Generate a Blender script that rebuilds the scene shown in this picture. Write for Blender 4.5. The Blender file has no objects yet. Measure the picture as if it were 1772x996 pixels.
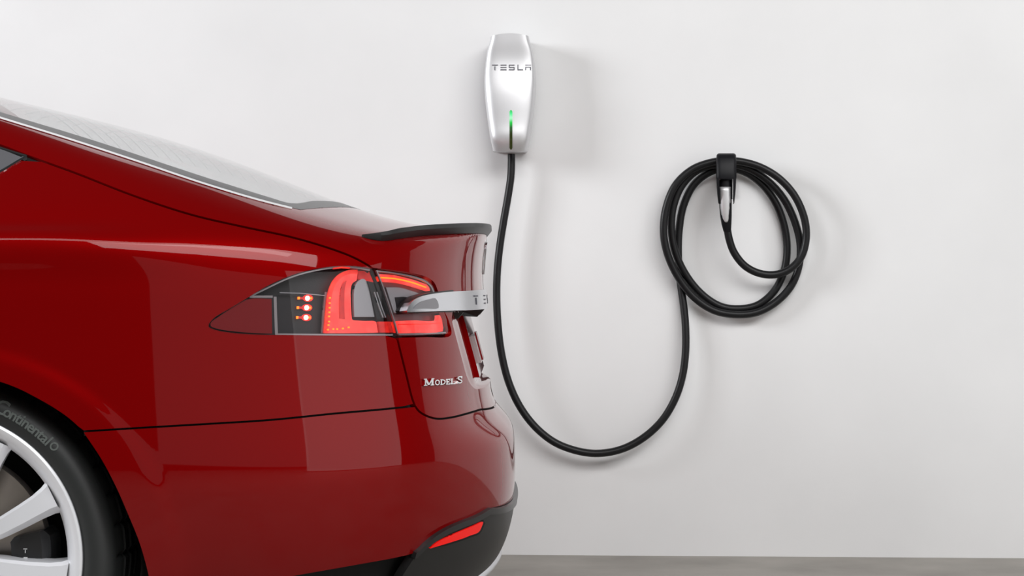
import bpy, bmesh, math, random
import numpy as np
from mathutils import Vector, Matrix
from mathutils.geometry import delaunay_2d_cdt

random.seed(4)
scene = bpy.context.scene
COL = scene.collection
PI = math.pi

# ------------------------------------------------------------------ camera, world, lights, exposure
F_PX, CX, CY, CAM_H = 3174.0, 886.0, 498.0, 0.865
cam_data = bpy.data.cameras.new('camera')
cam_data.sensor_width = 36.0
cam_data.lens = F_PX / 1772.0 * 36.0
cam_data.clip_start = 0.05
cam = bpy.data.objects.new('camera', cam_data)
COL.objects.link(cam)
cam.location = (0, 0, CAM_H)
cam.rotation_euler = (PI / 2, 0, 0)
scene.camera = cam

world = bpy.data.worlds.new('world')
scene.world = world
world.use_nodes = True
world.node_tree.nodes['Background'].inputs[0].default_value = (0.93, 0.96, 1.0, 1)
world.node_tree.nodes['Background'].inputs[1].default_value = 0.03

def area(name, loc, target, sx, sy, radiance, col=(1, 1, 1)):
    l = bpy.data.lights.new(name, 'AREA')
    l.shape = 'RECTANGLE'
    l.size, l.size_y = sx, sy
    l.energy = radiance * PI * sx * sy
    l.color = col
    o = bpy.data.objects.new(name, l)
    COL.objects.link(o)
    o.location = loc
    d = Vector(target) - Vector(loc)
    o.rotation_euler = d.to_track_quat('-Z', 'Y').to_euler()
    return o

area('ceiling_strip', (0.2, 0.9, 4.4), (0.2, 4.2, 0.6), 7.0, 0.7, 4.0, (1.0, 0.99, 0.98))
area('key_softbox', (-7.0, 2.8, 3.3), (0.3, 5.95, 1.3), 2.2, 2.2, 25.0, (0.96, 0.98, 1.0))
area('added_front_fill', (3.1, -1.0, 5.4), (0.6, 5.9, 0.3), 8.0, 3.0, 5.4, (0.99, 0.985, 0.98))  # unseen fill light, added to brighten the wall more evenly
area('side_softbox', (4.75, 1.6, 1.3), (-0.4, 3.6, 1.3), 4.3, 2.5, 1.3)
area('added_dim_panel', (2.9, -2.85, 1.25), (-0.5, 3.5, 1.25), 5.6, 2.3, 0.33)  # unseen dim emitter, added for its faint reflection in the car's side

scene.view_settings.view_transform = 'Standard'
scene.view_settings.look = 'None'
scene.view_settings.gamma = 1.0
scene.view_settings.use_curve_mapping = False
scene.view_settings.exposure = 0.06
scene.cycles.use_denoising = True
scene.cycles.max_bounces = 8
scene.cycles.transparent_max_bounces = 16
scene.cycles.sample_clamp_indirect = 6.0

# ------------------------------------------------------------------ materials
MATS = {}
def principled(name, **kw):
    m = bpy.data.materials.new(name)
    m.use_nodes = True
    b = m.node_tree.nodes['Principled BSDF']
    for k, v in kw.items():
        k = k.replace('_', ' ')
        if k in ('Base Color', 'Emission Color', 'Coat Tint') and len(v) == 3:
            v = (*v, 1)
        b.inputs[k].default_value = v
    MATS[name] = m
    return m, m.node_tree, b

def add_noise_bump(nt, b, scale, strength, dist=0.002, detail=3, inp='Normal'):
    tc = nt.nodes.new('ShaderNodeTexCoord')
    n = nt.nodes.new('ShaderNodeTexNoise')
    n.inputs['Scale'].default_value = scale
    n.inputs['Detail'].default_value = detail
    bp = nt.nodes.new('ShaderNodeBump')
    bp.inputs['Strength'].default_value = strength
    bp.inputs['Distance'].default_value = dist
    nt.links.new(tc.outputs['Object'], n.inputs['Vector'])
    nt.links.new(n.outputs['Fac'], bp.inputs['Height'])
    nt.links.new(bp.outputs['Normal'], b.inputs[inp])
    return tc, n

def color_noise(nt, b, tc, scale, c0, c1, lo=0.35, hi=0.65, detail=4, sock='Base Color'):
    n = nt.nodes.new('ShaderNodeTexNoise')
    n.inputs['Scale'].default_value = scale
    n.inputs['Detail'].default_value = detail
    r = nt.nodes.new('ShaderNodeValToRGB')
    r.color_ramp.elements[0].position = lo
    r.color_ramp.elements[1].position = hi
    r.color_ramp.elements[0].color = (*c0, 1)
    r.color_ramp.elements[1].color = (*c1, 1)
    nt.links.new(tc.outputs['Object'], n.inputs['Vector'])
    nt.links.new(n.outputs['Fac'], r.inputs['Fac'])
    nt.links.new(r.outputs['Color'], b.inputs[sock])
    return r

# wall: white painted plaster
m, nt, b = principled('white_plaster', Roughness=0.75)
tc, _ = add_noise_bump(nt, b, 160, 0.10, 0.001)
color_noise(nt, b, tc, 2.2, (0.80, 0.80, 0.805), (0.845, 0.845, 0.85), 0.3, 0.7)
# floor: polished grey concrete
m, nt, b = principled('concrete', Roughness=0.55)
tc, _ = add_noise_bump(nt, b, 60, 0.15, 0.002, 6)
color_noise(nt, b, tc, 3.5, (0.27, 0.25, 0.225), (0.40, 0.375, 0.34), 0.3, 0.72, 8)
# paint
m, nt, b = principled('red_paint', Base_Color=(0.225, 0.0004, 0.0008), Metallic=0.28, Roughness=0.42,
                      Coat_Weight=1.0, Coat_Roughness=0.03, Coat_IOR=1.36)
b.inputs['Specular IOR Level'].default_value = 0.0
principled('gap_black', Base_Color=(0.006, 0.006, 0.006), Roughness=0.8)
principled('black_plastic', Base_Color=(0.012, 0.012, 0.012), Roughness=0.42)
principled('satin_black', Base_Color=(0.02, 0.02, 0.021), Roughness=0.3)
principled('liner_black', Base_Color=(0.004, 0.004, 0.004), Roughness=0.9)
m, nt, b = principled('carbon_black', Base_Color=(0.012, 0.012, 0.013), Roughness=0.5, Coat_Weight=0.1, Coat_Roughness=0.1)
principled('chrome', Base_Color=(0.86, 0.87, 0.88), Metallic=1.0, Roughness=0.1)
principled('satin_chrome', Base_Color=(0.74, 0.75, 0.78), Metallic=1.0, Roughness=0.24)
principled('dark_chrome', Base_Color=(0.25, 0.25, 0.27), Metallic=1.0, Roughness=0.25)
principled('lamp_trim', Base_Color=(0.36, 0.33, 0.34), Metallic=0.6, Roughness=0.3)
principled('lamp_housing', Base_Color=(0.012, 0.011, 0.013), Roughness=0.45)
principled('lamp_grey', Base_Color=(0.22, 0.215, 0.23), Roughness=0.3)
principled('lamp_reflector', Base_Color=(0.38, 0.38, 0.40), Metallic=0.3, Roughness=0.3)
principled('reflector_red', Base_Color=(0.20, 0.003, 0.005), Roughness=0.2)
principled('glowing_reflector', Base_Color=(0.75, 0.004, 0.002), Roughness=0.15,
           Emission_Color=(1.0, 0.01, 0.005), Emission_Strength=0.25)  # passive reflector, no lamp: its lit look is put in as emission
principled('silver_rim', Base_Color=(0.86, 0.87, 0.91), Metallic=0.2, Roughness=0.30, Coat_Weight=0.5, Coat_Roughness=0.05)
principled('disc_steel', Base_Color=(0.42, 0.38, 0.34), Metallic=0.9, Roughness=0.38)
m, nt, b = principled('tire_rubber', Base_Color=(0.018, 0.020, 0.020), Roughness=0.55)
add_noise_bump(nt, b, 240, 0.08, 0.001)
principled('tire_lettering', Base_Color=(0.10, 0.115, 0.108), Roughness=0.6)
m, nt, b = principled('cable_rubber', Base_Color=(0.006, 0.006, 0.007), Roughness=0.42, Specular_IOR_Level=0.35)
add_noise_bump(nt, b, 500, 0.06, 0.0005)
principled('holder_black', Base_Color=(0.004, 0.004, 0.006), Roughness=0.45, Specular_IOR_Level=0.25)
m, nt, b = principled('brushed_silver', Base_Color=(0.72, 0.72, 0.735), Metallic=0.6, Roughness=0.42)
principled('logo_grey', Base_Color=(0.10, 0.10, 0.12), Metallic=0.3, Roughness=0.4)
principled('mark_white', Base_Color=(0.8, 0.8, 0.8), Roughness=0.4)
principled('grey_housing', Base_Color=(0.20, 0.20, 0.21), Roughness=0.4)
principled('plate_mount', Base_Color=(0.42, 0.36, 0.36), Roughness=0.3)
principled('seat_dark', Base_Color=(0.03, 0.03, 0.032), Roughness=0.7)

def emission_red(name, c0, c1, strength, scale=70):
    m, nt, b = principled(name, Base_Color=(0.4, 0.01, 0.01), Roughness=0.3)
    tc = nt.nodes.new('ShaderNodeTexCoord')
    color_noise(nt, b, tc, scale, c0, c1, 0.38, 0.66, 2, 'Emission Color')
    b.inputs['Emission Strength'].default_value = strength
    return m
emission_red('led_bright', (1.0, 0.055, 0.045), (1.0, 0.105, 0.085), 0.97, 40)
emission_red('led_mid', (0.75, 0.012, 0.008), (1.0, 0.05, 0.02), 0.9, 60)
emission_red('led_deep', (0.30, 0.006, 0.006), (0.55, 0.02, 0.012), 0.8, 60)
principled('led_core', Base_Color=(0.9, 0.3, 0.5), Emission_Color=(1.0, 0.36, 0.30), Emission_Strength=4.0)
principled('led_spot', Base_Color=(0.9, 0.2, 0.02), Emission_Color=(1.0, 0.22, 0.01), Emission_Strength=1.6)

def clear_cover(name, tint, refl=1.0, ior=1.5):
    m = bpy.data.materials.new(name)
    m.use_nodes = True
    nt = m.node_tree
    nt.nodes.clear()
    out = nt.nodes.new('ShaderNodeOutputMaterial')
    tr = nt.nodes.new('ShaderNodeBsdfTransparent')
    tr.inputs[0].default_value = (*tint, 1)
    gl = nt.nodes.new('ShaderNodeBsdfGlossy')
    gl.inputs['Roughness'].default_value = 0.02
    gl.inputs['Color'].default_value = (refl, refl, refl, 1)
    # Schlick reflectance, the same from both sides of the thin pane
    lw = nt.nodes.new('ShaderNodeLayerWeight')
    lw.inputs['Blend'].default_value = 0.5
    pw = nt.nodes.new('ShaderNodeMath'); pw.operation = 'POWER'
    pw.inputs[1].default_value = 5.0
    f0 = ((ior - 1) / (ior + 1)) ** 2
    fr = nt.nodes.new('ShaderNodeMath'); fr.operation = 'MULTIPLY_ADD'
    fr.inputs[1].default_value = 1 - f0
    fr.inputs[2].default_value = f0
    nt.links.new(lw.outputs['Facing'], pw.inputs[0])
    nt.links.new(pw.outputs[0], fr.inputs[0])
    mx = nt.nodes.new('ShaderNodeMixShader')
    nt.links.new(fr.outputs[0], mx.inputs[0])
    nt.links.new(tr.outputs[0], mx.inputs[1])
    nt.links.new(gl.outputs[0], mx.inputs[2])
    nt.links.new(mx.outputs[0], out.inputs[0])
    MATS[name] = m
clear_cover('lamp_lens', (0.88, 0.87, 0.88), 1.0, 1.33)
clear_cover('clear_glass', (0.97, 0.985, 0.985))
principled('tinted_glass', Base_Color=(0.13, 0.13, 0.14), Roughness=0.3, Coat_Weight=1.0, Coat_Roughness=0.02)

def green_bar():
    m, nt, b = principled('green_light', Base_Color=(0.01, 0.012, 0.005), Roughness=0.2)
    tc = nt.nodes.new('ShaderNodeTexCoord')
    sp = nt.nodes.new('ShaderNodeSeparateXYZ')
    mr = nt.nodes.new('ShaderNodeMapRange')
    mr.inputs['From Min'].default_value = BAR_Z0
    mr.inputs['From Max'].default_value = BAR_Z1
    r = nt.nodes.new('ShaderNodeValToRGB')
    cr = r.color_ramp
    cr.elements[0].position = 0.0; cr.elements[0].color = (0.020, 0.024, 0.004, 1)
    cr.elements[1].position = 1.0; cr.elements[1].color = (0.03, 0.55, 0.10, 1)
    for p, c in ((0.40, (0.02, 0.03, 0.004)), (0.55, (0.004, 0.09, 0.012)), (0.68, (0.01, 0.62, 0.07)),
                 (0.80, (0.45, 1.0, 0.62)), (0.90, (0.10, 0.85, 0.30))):
        e = cr.elements.new(p); e.color = (*c, 1)
    nt.links.new(tc.outputs['Object'], sp.inputs[0])
    nt.links.new(sp.outputs['Z'], mr.inputs['Value'])
    nt.links.new(mr.outputs[0], r.inputs[0])
    nt.links.new(r.outputs[0], b.inputs['Emission Color'])
    b.inputs['Emission Strength'].default_value = 1.0

# ------------------------------------------------------------------ generic helpers
def link(o, parent=None):
    COL.objects.link(o)
    if parent is not None:
        o.parent = parent
    return o

def mesh_obj(name, verts, faces, mat, parent=None, smooth=False, angle=None):
    me = bpy.data.meshes.new(name)
    me.from_pydata([tuple(map(float, v)) for v in verts], [], [tuple(int(i) for i in f) for f in faces])
    me.validate()
    if smooth:
        me.polygons.foreach_set('use_smooth', [True] * len(me.polygons))
        if angle is not None:
            me.set_sharp_from_angle(angle=math.radians(angle))
    me.materials.append(MATS[mat])
    return link(bpy.data.objects.new(name, me), parent)

def tag(o, label=None, cat=None, group=None, kind=None):
    if label: o['label'] = label
    if cat: o['category'] = cat
    if group: o['group'] = group
    if kind: o['kind'] = kind
    return o

def thing(name, loc, label, cat):
    o = bpy.data.objects.new(name, None)
    o.location = loc
    o.empty_display_size = 0.1
    COL.objects.link(o)
    return tag(o, label, cat)

def local(o, parent):
    """child built in world coordinates: keep it there"""
    o.parent = parent
    o.matrix_parent_inverse = Matrix.Translation(parent.location).inverted()
    return o

def catmull(pts, n=8, closed=False):
    P = np.array(pts, float)
    k = len(P)
    out = []
    segs = k if closed else k - 1
    for i in range(segs):
        if closed:
            p0, p1, p2, p3 = P[(i - 1) % k], P[i], P[(i + 1) % k], P[(i + 2) % k]
        else:
            p1, p2 = P[i], P[i + 1]
            p0 = P[i - 1] if i > 0 else 2 * p1 - p2
            p3 = P[i + 2] if i + 2 < k else 2 * p2 - p1
        # centripetal parametrisation keeps the curve from overshooting
        t0 = 0.0
        t1 = t0 + max(np.linalg.norm(p1 - p0), 1e-9) ** 0.5
        t2 = t1 + max(np.linalg.norm(p2 - p1), 1e-9) ** 0.5
        t3 = t2 + max(np.linalg.norm(p3 - p2), 1e-9) ** 0.5
        for j in range(n):
            t = t1 + (t2 - t1) * j / n
            a1 = (t1 - t) / (t1 - t0) * p0 + (t - t0) / (t1 - t0) * p1
            a2 = (t2 - t) / (t2 - t1) * p1 + (t - t1) / (t2 - t1) * p2
            a3 = (t3 - t) / (t3 - t2) * p2 + (t - t2) / (t3 - t2) * p3
            b1 = (t2 - t) / (t2 - t0) * a1 + (t - t0) / (t2 - t0) * a2
            b2 = (t3 - t) / (t3 - t1) * a2 + (t - t1) / (t3 - t1) * a3
            out.append((t2 - t) / (t2 - t1) * b1 + (t - t1) / (t2 - t1) * b2)
    if not closed:
        out.append(P[-1])
    return np.array(out)

def offset_line(L, d):
    """move a polyline sideways by d (to its right hand in image space, y down)"""
    L = np.asarray(L, float)
    t = np.gradient(L, axis=0)
    t /= np.linalg.norm(t, axis=1)[:, None] + 1e-12
    return L + np.stack([-t[:, 1], t[:, 0]], 1) * d

def tube(name, path, radius, mat, parent=None, seg=14, caps=True):
    P = np.array(path, float)
    n = len(P)
    R = np.full(n, radius) if np.isscalar(radius) else np.array(radius)
    T = np.gradient(P, axis=0)
    T /= np.linalg.norm(T, axis=1)[:, None]
    up = np.array([0, 1.0, 0])
    verts, faces = [], []
    for i in range(n):
        a = np.cross(T[i], up); a /= np.linalg.norm(a) + 1e-12
        b = np.cross(a, T[i])
        for k in range(seg):
            th = 2 * PI * k / seg
            verts.append(P[i] + R[i] * (math.cos(th) * a + math.sin(th) * b))
    for i in range(n - 1):
        for k in range(seg):
            faces.append((i * seg + k, i * seg + (k + 1) % seg, (i + 1) * seg + (k + 1) % seg, (i + 1) * seg + k))
    if caps:
        faces.append(tuple(range(seg))[::-1])
        faces.append(tuple((n - 1) * seg + k for k in range(seg)))
    return mesh_obj(name, verts, faces, mat, parent, True, 50)

def lathe(name, prof, center, mat, parent, seg=128, rfun=None):
    """prof: (r, y) pairs, axis along Y through center"""
    verts, faces = [], []
    n = len(prof)
    for s in range(seg):
        th = 2 * PI * s / seg
        for i, (r, y) in enumerate(prof):
            rr = r if rfun is None else rfun(r, y, s, i)
            verts.append((center[0] + rr * math.cos(th), center[1] + y, center[2] + rr * math.sin(th)))
    for s in range(seg):
        s2 = (s + 1) % seg
        for i in range(n - 1):
            faces.append((s * n + i, s * n + i + 1, s2 * n + i + 1, s2 * n + i))
    o = mesh_obj(name, verts, faces, mat, None, True, 35)
    return local(o, parent) if parent else o

def box_mesh(x0, x1, y0, y1, z0, z1):
    v = [(x, y, z) for x in (x0, x1) for y in (y0, y1) for z in (z0, z1)]
    f = [(0, 1, 3, 2), (4, 6, 7, 5), (0, 4, 5, 1), (2, 3, 7, 6), (0, 2, 6, 4), (1, 5, 7, 3)]
    return v, f

def bevel_obj(o, width, seg=3):
    md = o.modifiers.new('bevel', 'BEVEL')
    md.width = width; md.segments = seg; md.limit_method = 'ANGLE'
    return o

# ------------------------------------------------------------------ setting: wall and floor
WALL_D, WALL_A = 5.95, math.radians(-2.6)     # distance on the axis, turn of the wall
WN = np.array([math.sin(WALL_A), -math.cos(WALL_A), 0.0])   # wall normal towards the room
W0 = np.array([0.0, WALL_D, 0.0])
WT = np.array([math.cos(WALL_A), math.sin(WALL_A), 0.0])

def wall_point(px, py, off=0.0):
    d = np.array([(px - CX) / F_PX, 1.0, -(py - CY) / F_PX])
    o = np.array([0, 0, CAM_H])
    t = np.dot(W0 + WN * off - o, WN) / np.dot(d, WN)
    return o + d * t

def wl(s, z, off):
    """point by distance along the wall, height and distance off the wall"""
    p = W0 + WT * s + WN * off
    return np.array([p[0], p[1], z])

def slab(name, pts, thick_vec, mat):
    P = [np.array(p, float) for p in pts]
    v = P + [p + np.array(thick_vec) for p in P]
    f = [(0, 1, 2, 3), (7, 6, 5, 4), (0, 4, 5, 1), (1, 5, 6, 2), (2, 6, 7, 3), (3, 7, 4, 0)]
    o = mesh_obj(name, v, f, mat)
    o['kind'] = 'structure'
    return o

slab('wall_back', [wl(-7, 0.0, 0), wl(6, 0.0, 0), wl(6, 3.0, 0), wl(-7, 3.0, 0)], -WN * 0.2, 'white_plaster')
bpy.data.objects['wall_back']['label'] = 'plain white plastered wall behind the car and charger'
slab('floor', [(-7, -3, 0), (6, -3, 0), (6, 6.6, 0), (-7, 6.6, 0)], (0, 0, -0.15), 'concrete')
bpy.data.objects['floor']['label'] = 'grey concrete floor along the foot of the wall'

# ------------------------------------------------------------------ car body as one smooth implicit surface
YC = 4.43                      # car centre plane
X0, XF = -1.05, -3.85
NEXP = 3.0

def cubic_table(pts, lo, hi, step=0.001):
    x = np.array([p[0] for p in pts], float); y = np.array([p[1] for p in pts], float)
    n = len(x); h = np.diff(x)
    A = np.zeros((n, n)); r = np.zeros(n)
    A[0, 0] = A[-1, -1] = 1
    for i in range(1, n - 1):
        A[i, i - 1] = h[i - 1]; A[i, i] = 2 * (h[i - 1] + h[i]); A[i, i + 1] = h[i]
        r[i] = 6 * ((y[i + 1] - y[i]) / h[i] - (y[i] - y[i - 1]) / h[i - 1])
    M = np.linalg.solve(A, r)
    g = np.arange(lo, hi + step, step)
    gi = np.clip(g, x[0], x[-1])
    k = np.clip(np.searchsorted(x, gi) - 1, 0, n - 2)
    d = gi - x[k]; e = x[k + 1] - gi; hk = h[k]
    v = (M[k] * e ** 3 + M[k + 1] * d ** 3) / (6 * hk) + (y[k] / hk - M[k] * hk / 6) * e + (y[k + 1] / hk - M[k + 1] * hk / 6) * d
    return g, v

WZ = cubic_table([(0.10, .872), (0.20, .908), (0.32, .955), (0.45, .978), (0.58, .9785), (0.70, .974), (0.80, .971), (0.90, .9665),
                  (0.95, .9555), (0.985, .936), (1.06, .857), (1.14, .757), (1.22, .655), (1.30, .548), (1.38, .43), (1.46, .28)], 0.0, 1.6)
LZ = cubic_table([(0.10, .90), (0.20, .985), (0.25, 1.020), (0.31, 1.043), (0.37, 1.054), (0.44, 1.058), (0.50, 1.056), (0.54, 1.046),
                  (0.58, 1.014), (0.62, 1.000), (0.68, 0.994), (0.76, 0.988), (0.84, 0.982), (0.92, 0.980), (1.00, 0.990), (1.10, .99), (1.5, .95)], 0.0, 1.6)
LC = cubic_table([(.10, .90), (.2, .97), (.3, 1.01), (.4, 1.028), (.48, 1.034), (.56, 1.029), (.65, 1.015), (.76, 1.0), (.84, .99), (.92, .985), (1.0, .985), (1.1, .98), (1.5, .95)], 0.0, 1.6)
TC = cubic_table([(-5.1, .50), (-4.95, .60), (-4.6, .80), (-4.1, .92), (-3.6, 1.00), (-3.2, 1.17), (-2.8, 1.355), (-2.4, 1.432), (-2.1, 1.440), (-1.8, 1.425),
                  (-1.5, 1.383), (-1.167, 1.307), (-.834, 1.2225), (-.597, 1.142), (-.453, 1.085), (-.324, 1.040), (-.2, 1.012), (-.05, 1.004), (0.2, 1.0)], -5.3, 0.4)

def tab(T, x):
    return np.interp(x, T[0], T[1])

def sstep(a, b, x):
    t = np.clip((x - a) / (b - a), 0, 1)
    return t * t * t * (t * (6 * t - 15) + 10)

WHEEL = np.array([-1.1003, 3.5, 0.350])

def body_w(X, z):
    W = tab(WZ, z)
    # shoulder line: small step that fades out and softens towards the tail
    fl = 1 - sstep(-0.95, -0.40, X)
    W = W + 0.014 * fl * sstep(0.86, 0.975, z)
    A = 0.014 * (1 - sstep(-0.62, -0.36, X)) + 0.014 * fl
    zc = 0.978 - 0.012 * sstep(-0.9, -0.4, X)
    wd = 0.005 + 0.016 * sstep(-0.95, -0.42, X)
    W = W - A / (1 + np.exp(-np.clip((z - zc) / wd, -40, 40)))
    # tuck below the bumper crease
    zb = 0.478 + 0.09 * (X + 0.48)
    zb = np.where(X < -0.48, 0.478, zb)
    u = (zb - z) / 0.006
    W = W - 0.16 * 0.006 * np.logaddexp(0, np.clip(u, -60, 60)) * sstep(-0.80, -0.55, X)
    # wheel arch flare
    r = np.hypot((X - WHEEL[0] - 0.03) * 0.95, z - WHEEL[2] + 0.010)
    r2 = np.hypot((X - (WHEEL[0] - 2.99)) * 0.95, z - WHEEL[2] + 0.010)
    r = np.minimum(r, r2)
    W = W + (0.0034 + 0.0022 * sstep(0.55, 0.72, z)) * (1 - sstep(0.388, 0.432, r))
    return W

def body_F(P, off=0.0):
    X = P[:, 0]; w = np.abs(P[:, 1] - YC); z = P[:, 2]
    W = body_w(X, z)
    bow = 0.05 * w * w
    a = w / W
    cw = sstep(0.30, 0.72, w)
    b = np.maximum(X - X0 + bow, 0) / (tab(LZ, z) * (1 - cw) + tab(LC, z) * cw)
    c = np.maximum(XF - X + 0.12 * w * w, 0) / (1.08 + 0.10 * np.clip((0.75 - z), -1, 0.2))
    r = (a ** NEXP + b ** NEXP + c ** NEXP) ** (1 / NEXP)
    S = (r - 1) * 0.93
    k = 0.17 - 0.06 * sstep(-1.0, -0.3, X)
    T = z - (tab(TC, X) - k * w * w)
    T = T * 0.97
    rad = 0.05 + 0.08 * sstep(-0.9, -0.42, X) - 0.105 * sstep(-0.42, -0.12, X)
    h = np.maximum(rad - np.abs(S - T), 0) / rad
    return np.maximum(S, T) + h ** 3 * rad / 6 - off

def body_N(P):
    e = 0.002
    g = np.zeros_like(P)
    for i in range(3):
        d = np.zeros(3); d[i] = e
        g[:, i] = body_F(P + d) - body_F(P - d)
    return g / (np.linalg.norm(g, axis=1)[:, None] + 1e-12)

def march(O, D, t0, t1, n, off, outward):
    """first crossing along O + t D.  outward: from inside (F<0) to outside; else from outside in"""
    N = len(O)
    sgn = 1.0 if outward else -1.0
    ts = np.linspace(t0, t1, n)
    lo = np.full(N, t0); hi = np.full(N, t1); found = np.zeros(N, bool)
    for i in range(1, n):
        live = np.where(~found)[0]
        f = sgn * body_F(O[live] + D[live] * ts[i], off)
        hit = live[f > 0]
        lo[hit] = ts[i - 1]; hi[hit] = ts[i]
        found[hit] = True
        if found.all():
            break
    for _ in range(26):
        md = (lo + hi) / 2
        f = sgn * body_F(O + D * md[:, None], off)
        p = f > 0
        hi = np.where(p, md, hi); lo = np.where(p, lo, md)
    return O + D * ((lo + hi) / 2)[:, None], found

class PxDom:
    """as the camera sees the near side"""
    spacing = 13.0
    def lift(self, uv, off=0.0):
        uv = np.asarray(uv, float)
        D = np.stack([(uv[:, 0] - CX) / F_PX, np.ones(len(uv)), -(uv[:, 1] - CY) / F_PX], 1)
        O = np.tile(np.array([0, 0, CAM_H]), (len(uv), 1))
        P, ok = march(O, D, 3.30, 4.75, 59, off, False)
        return P
    def inv(self, P):
        return np.stack([CX + F_PX * P[:, 0] / P[:, 1], CY - F_PX * (P[:, 2] - CAM_H) / P[:, 1]], 1)
PX = PxDom()

class RoundDom:
    """around a cross axis: u = angle * 0.7, v = w"""
    spacing = 0.015
    def __init__(s, cx, cz): s.cx, s.cz = cx, cz
    def lift(s, uv, off=0.0):
        uv = np.asarray(uv, float)
        ph = uv[:, 0] / 0.7
        O = np.stack([np.full(len(uv), s.cx), YC - uv[:, 1], np.full(len(uv), s.cz)], 1)
        D = np.stack([np.cos(ph), np.zeros(len(uv)), np.sin(ph)], 1)
        return march(O, D, 0.02, 2.2, 110, off, True)[0]
    def inv(s, P):
        a = np.arctan2(P[:, 2] - s.cz, P[:, 0] - s.cx)
        a = np.where(a < -1.6, a + 2 * PI, a)
        return np.stack([a * 0.7, YC - P[:, 1]], 1)

class TurnDom:
    """around a vertical axis: u = angle * 0.7 (0 = straight back), v = height"""
    spacing = 0.015
    def __init__(s, cx): s.cx = cx
    def lift(s, uv, off=0.0):
        uv = np.asarray(uv, float)
        th = uv[:, 0] / 0.7
        O = np.stack([np.full(len(uv), s.cx), np.full(len(uv), YC), uv[:, 1]], 1)
        D = np.stack([np.cos(th), -np.sin(th), np.zeros(len(uv))], 1)
        return march(O, D, 0.05, 4.0, 200, off, True)[0]
    def inv(s, P):
        return np.stack([np.arctan2(YC - P[:, 1], P[:, 0] - s.cx) * 0.7, P[:, 2]], 1)

class SideDom:
    """straight from the side: u = X, v = z"""
    spacing = 0.03
    def lift(s, uv, off=0.0):
        uv = np.asarray(uv, float)
        O = np.stack([uv[:, 0], np.full(len(uv), YC), uv[:, 1]], 1)
        D = np.tile(np.array([0, -1.0, 0]), (len(uv), 1))
        return march(O, D, 0.02, 1.2, 80, off, True)[0]
    def inv(s, P):
        return np.stack([P[:, 0], P[:, 2]], 1)

HATCH = RoundDom(-0.75, 0.60)
TAIL = TurnDom(-1.0)
SIDE = SideDom()
ROOF = RoundDom(-2.5, 0.40)
ROOF.spacing = 0.05

def in_poly(pts, poly):
    x, y = pts[:, 0], pts[:, 1]
    ins = np.zeros(len(pts), bool)
    k = len(poly)
    for i in range(k):
        x1, y1 = poly[i]; x2, y2 = poly[(i + 1) % k]
        if y1 == y2: continue
        c = ((y1 > y) != (y2 > y)) & (x < (x2 - x1) * (y - y1) / (y2 - y1) + x1)
        ins ^= c
    return ins

def dist_poly(pts, poly):
    d = np.full(len(pts), 1e9)
    k = len(poly)
    for i in range(k):
        a = np.array(poly[i]); b = np.array(poly[(i + 1) % k])
        ab = b - a; L = ab @ ab
        if L == 0: continue
        t = np.clip(((pts - a) @ ab) / L, 0, 1)
        d = np.minimum(d, np.linalg.norm(pts - (a + t[:, None] * ab), axis=1))
    return d

def resample(poly, step):
    poly = np.asarray(poly, float)
    out = []
    for i in range(len(poly)):
        a, b = poly[i], poly[(i + 1) % len(poly)]
        L = np.linalg.norm(b - a)
        if L < 1e-7: continue
        n = max(1, int(math.ceil(L / step)))
        for j in range(n):
            out.append(a + (b - a) * j / n)
    return np.array(out)

def mirrored_name(n): return n

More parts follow.
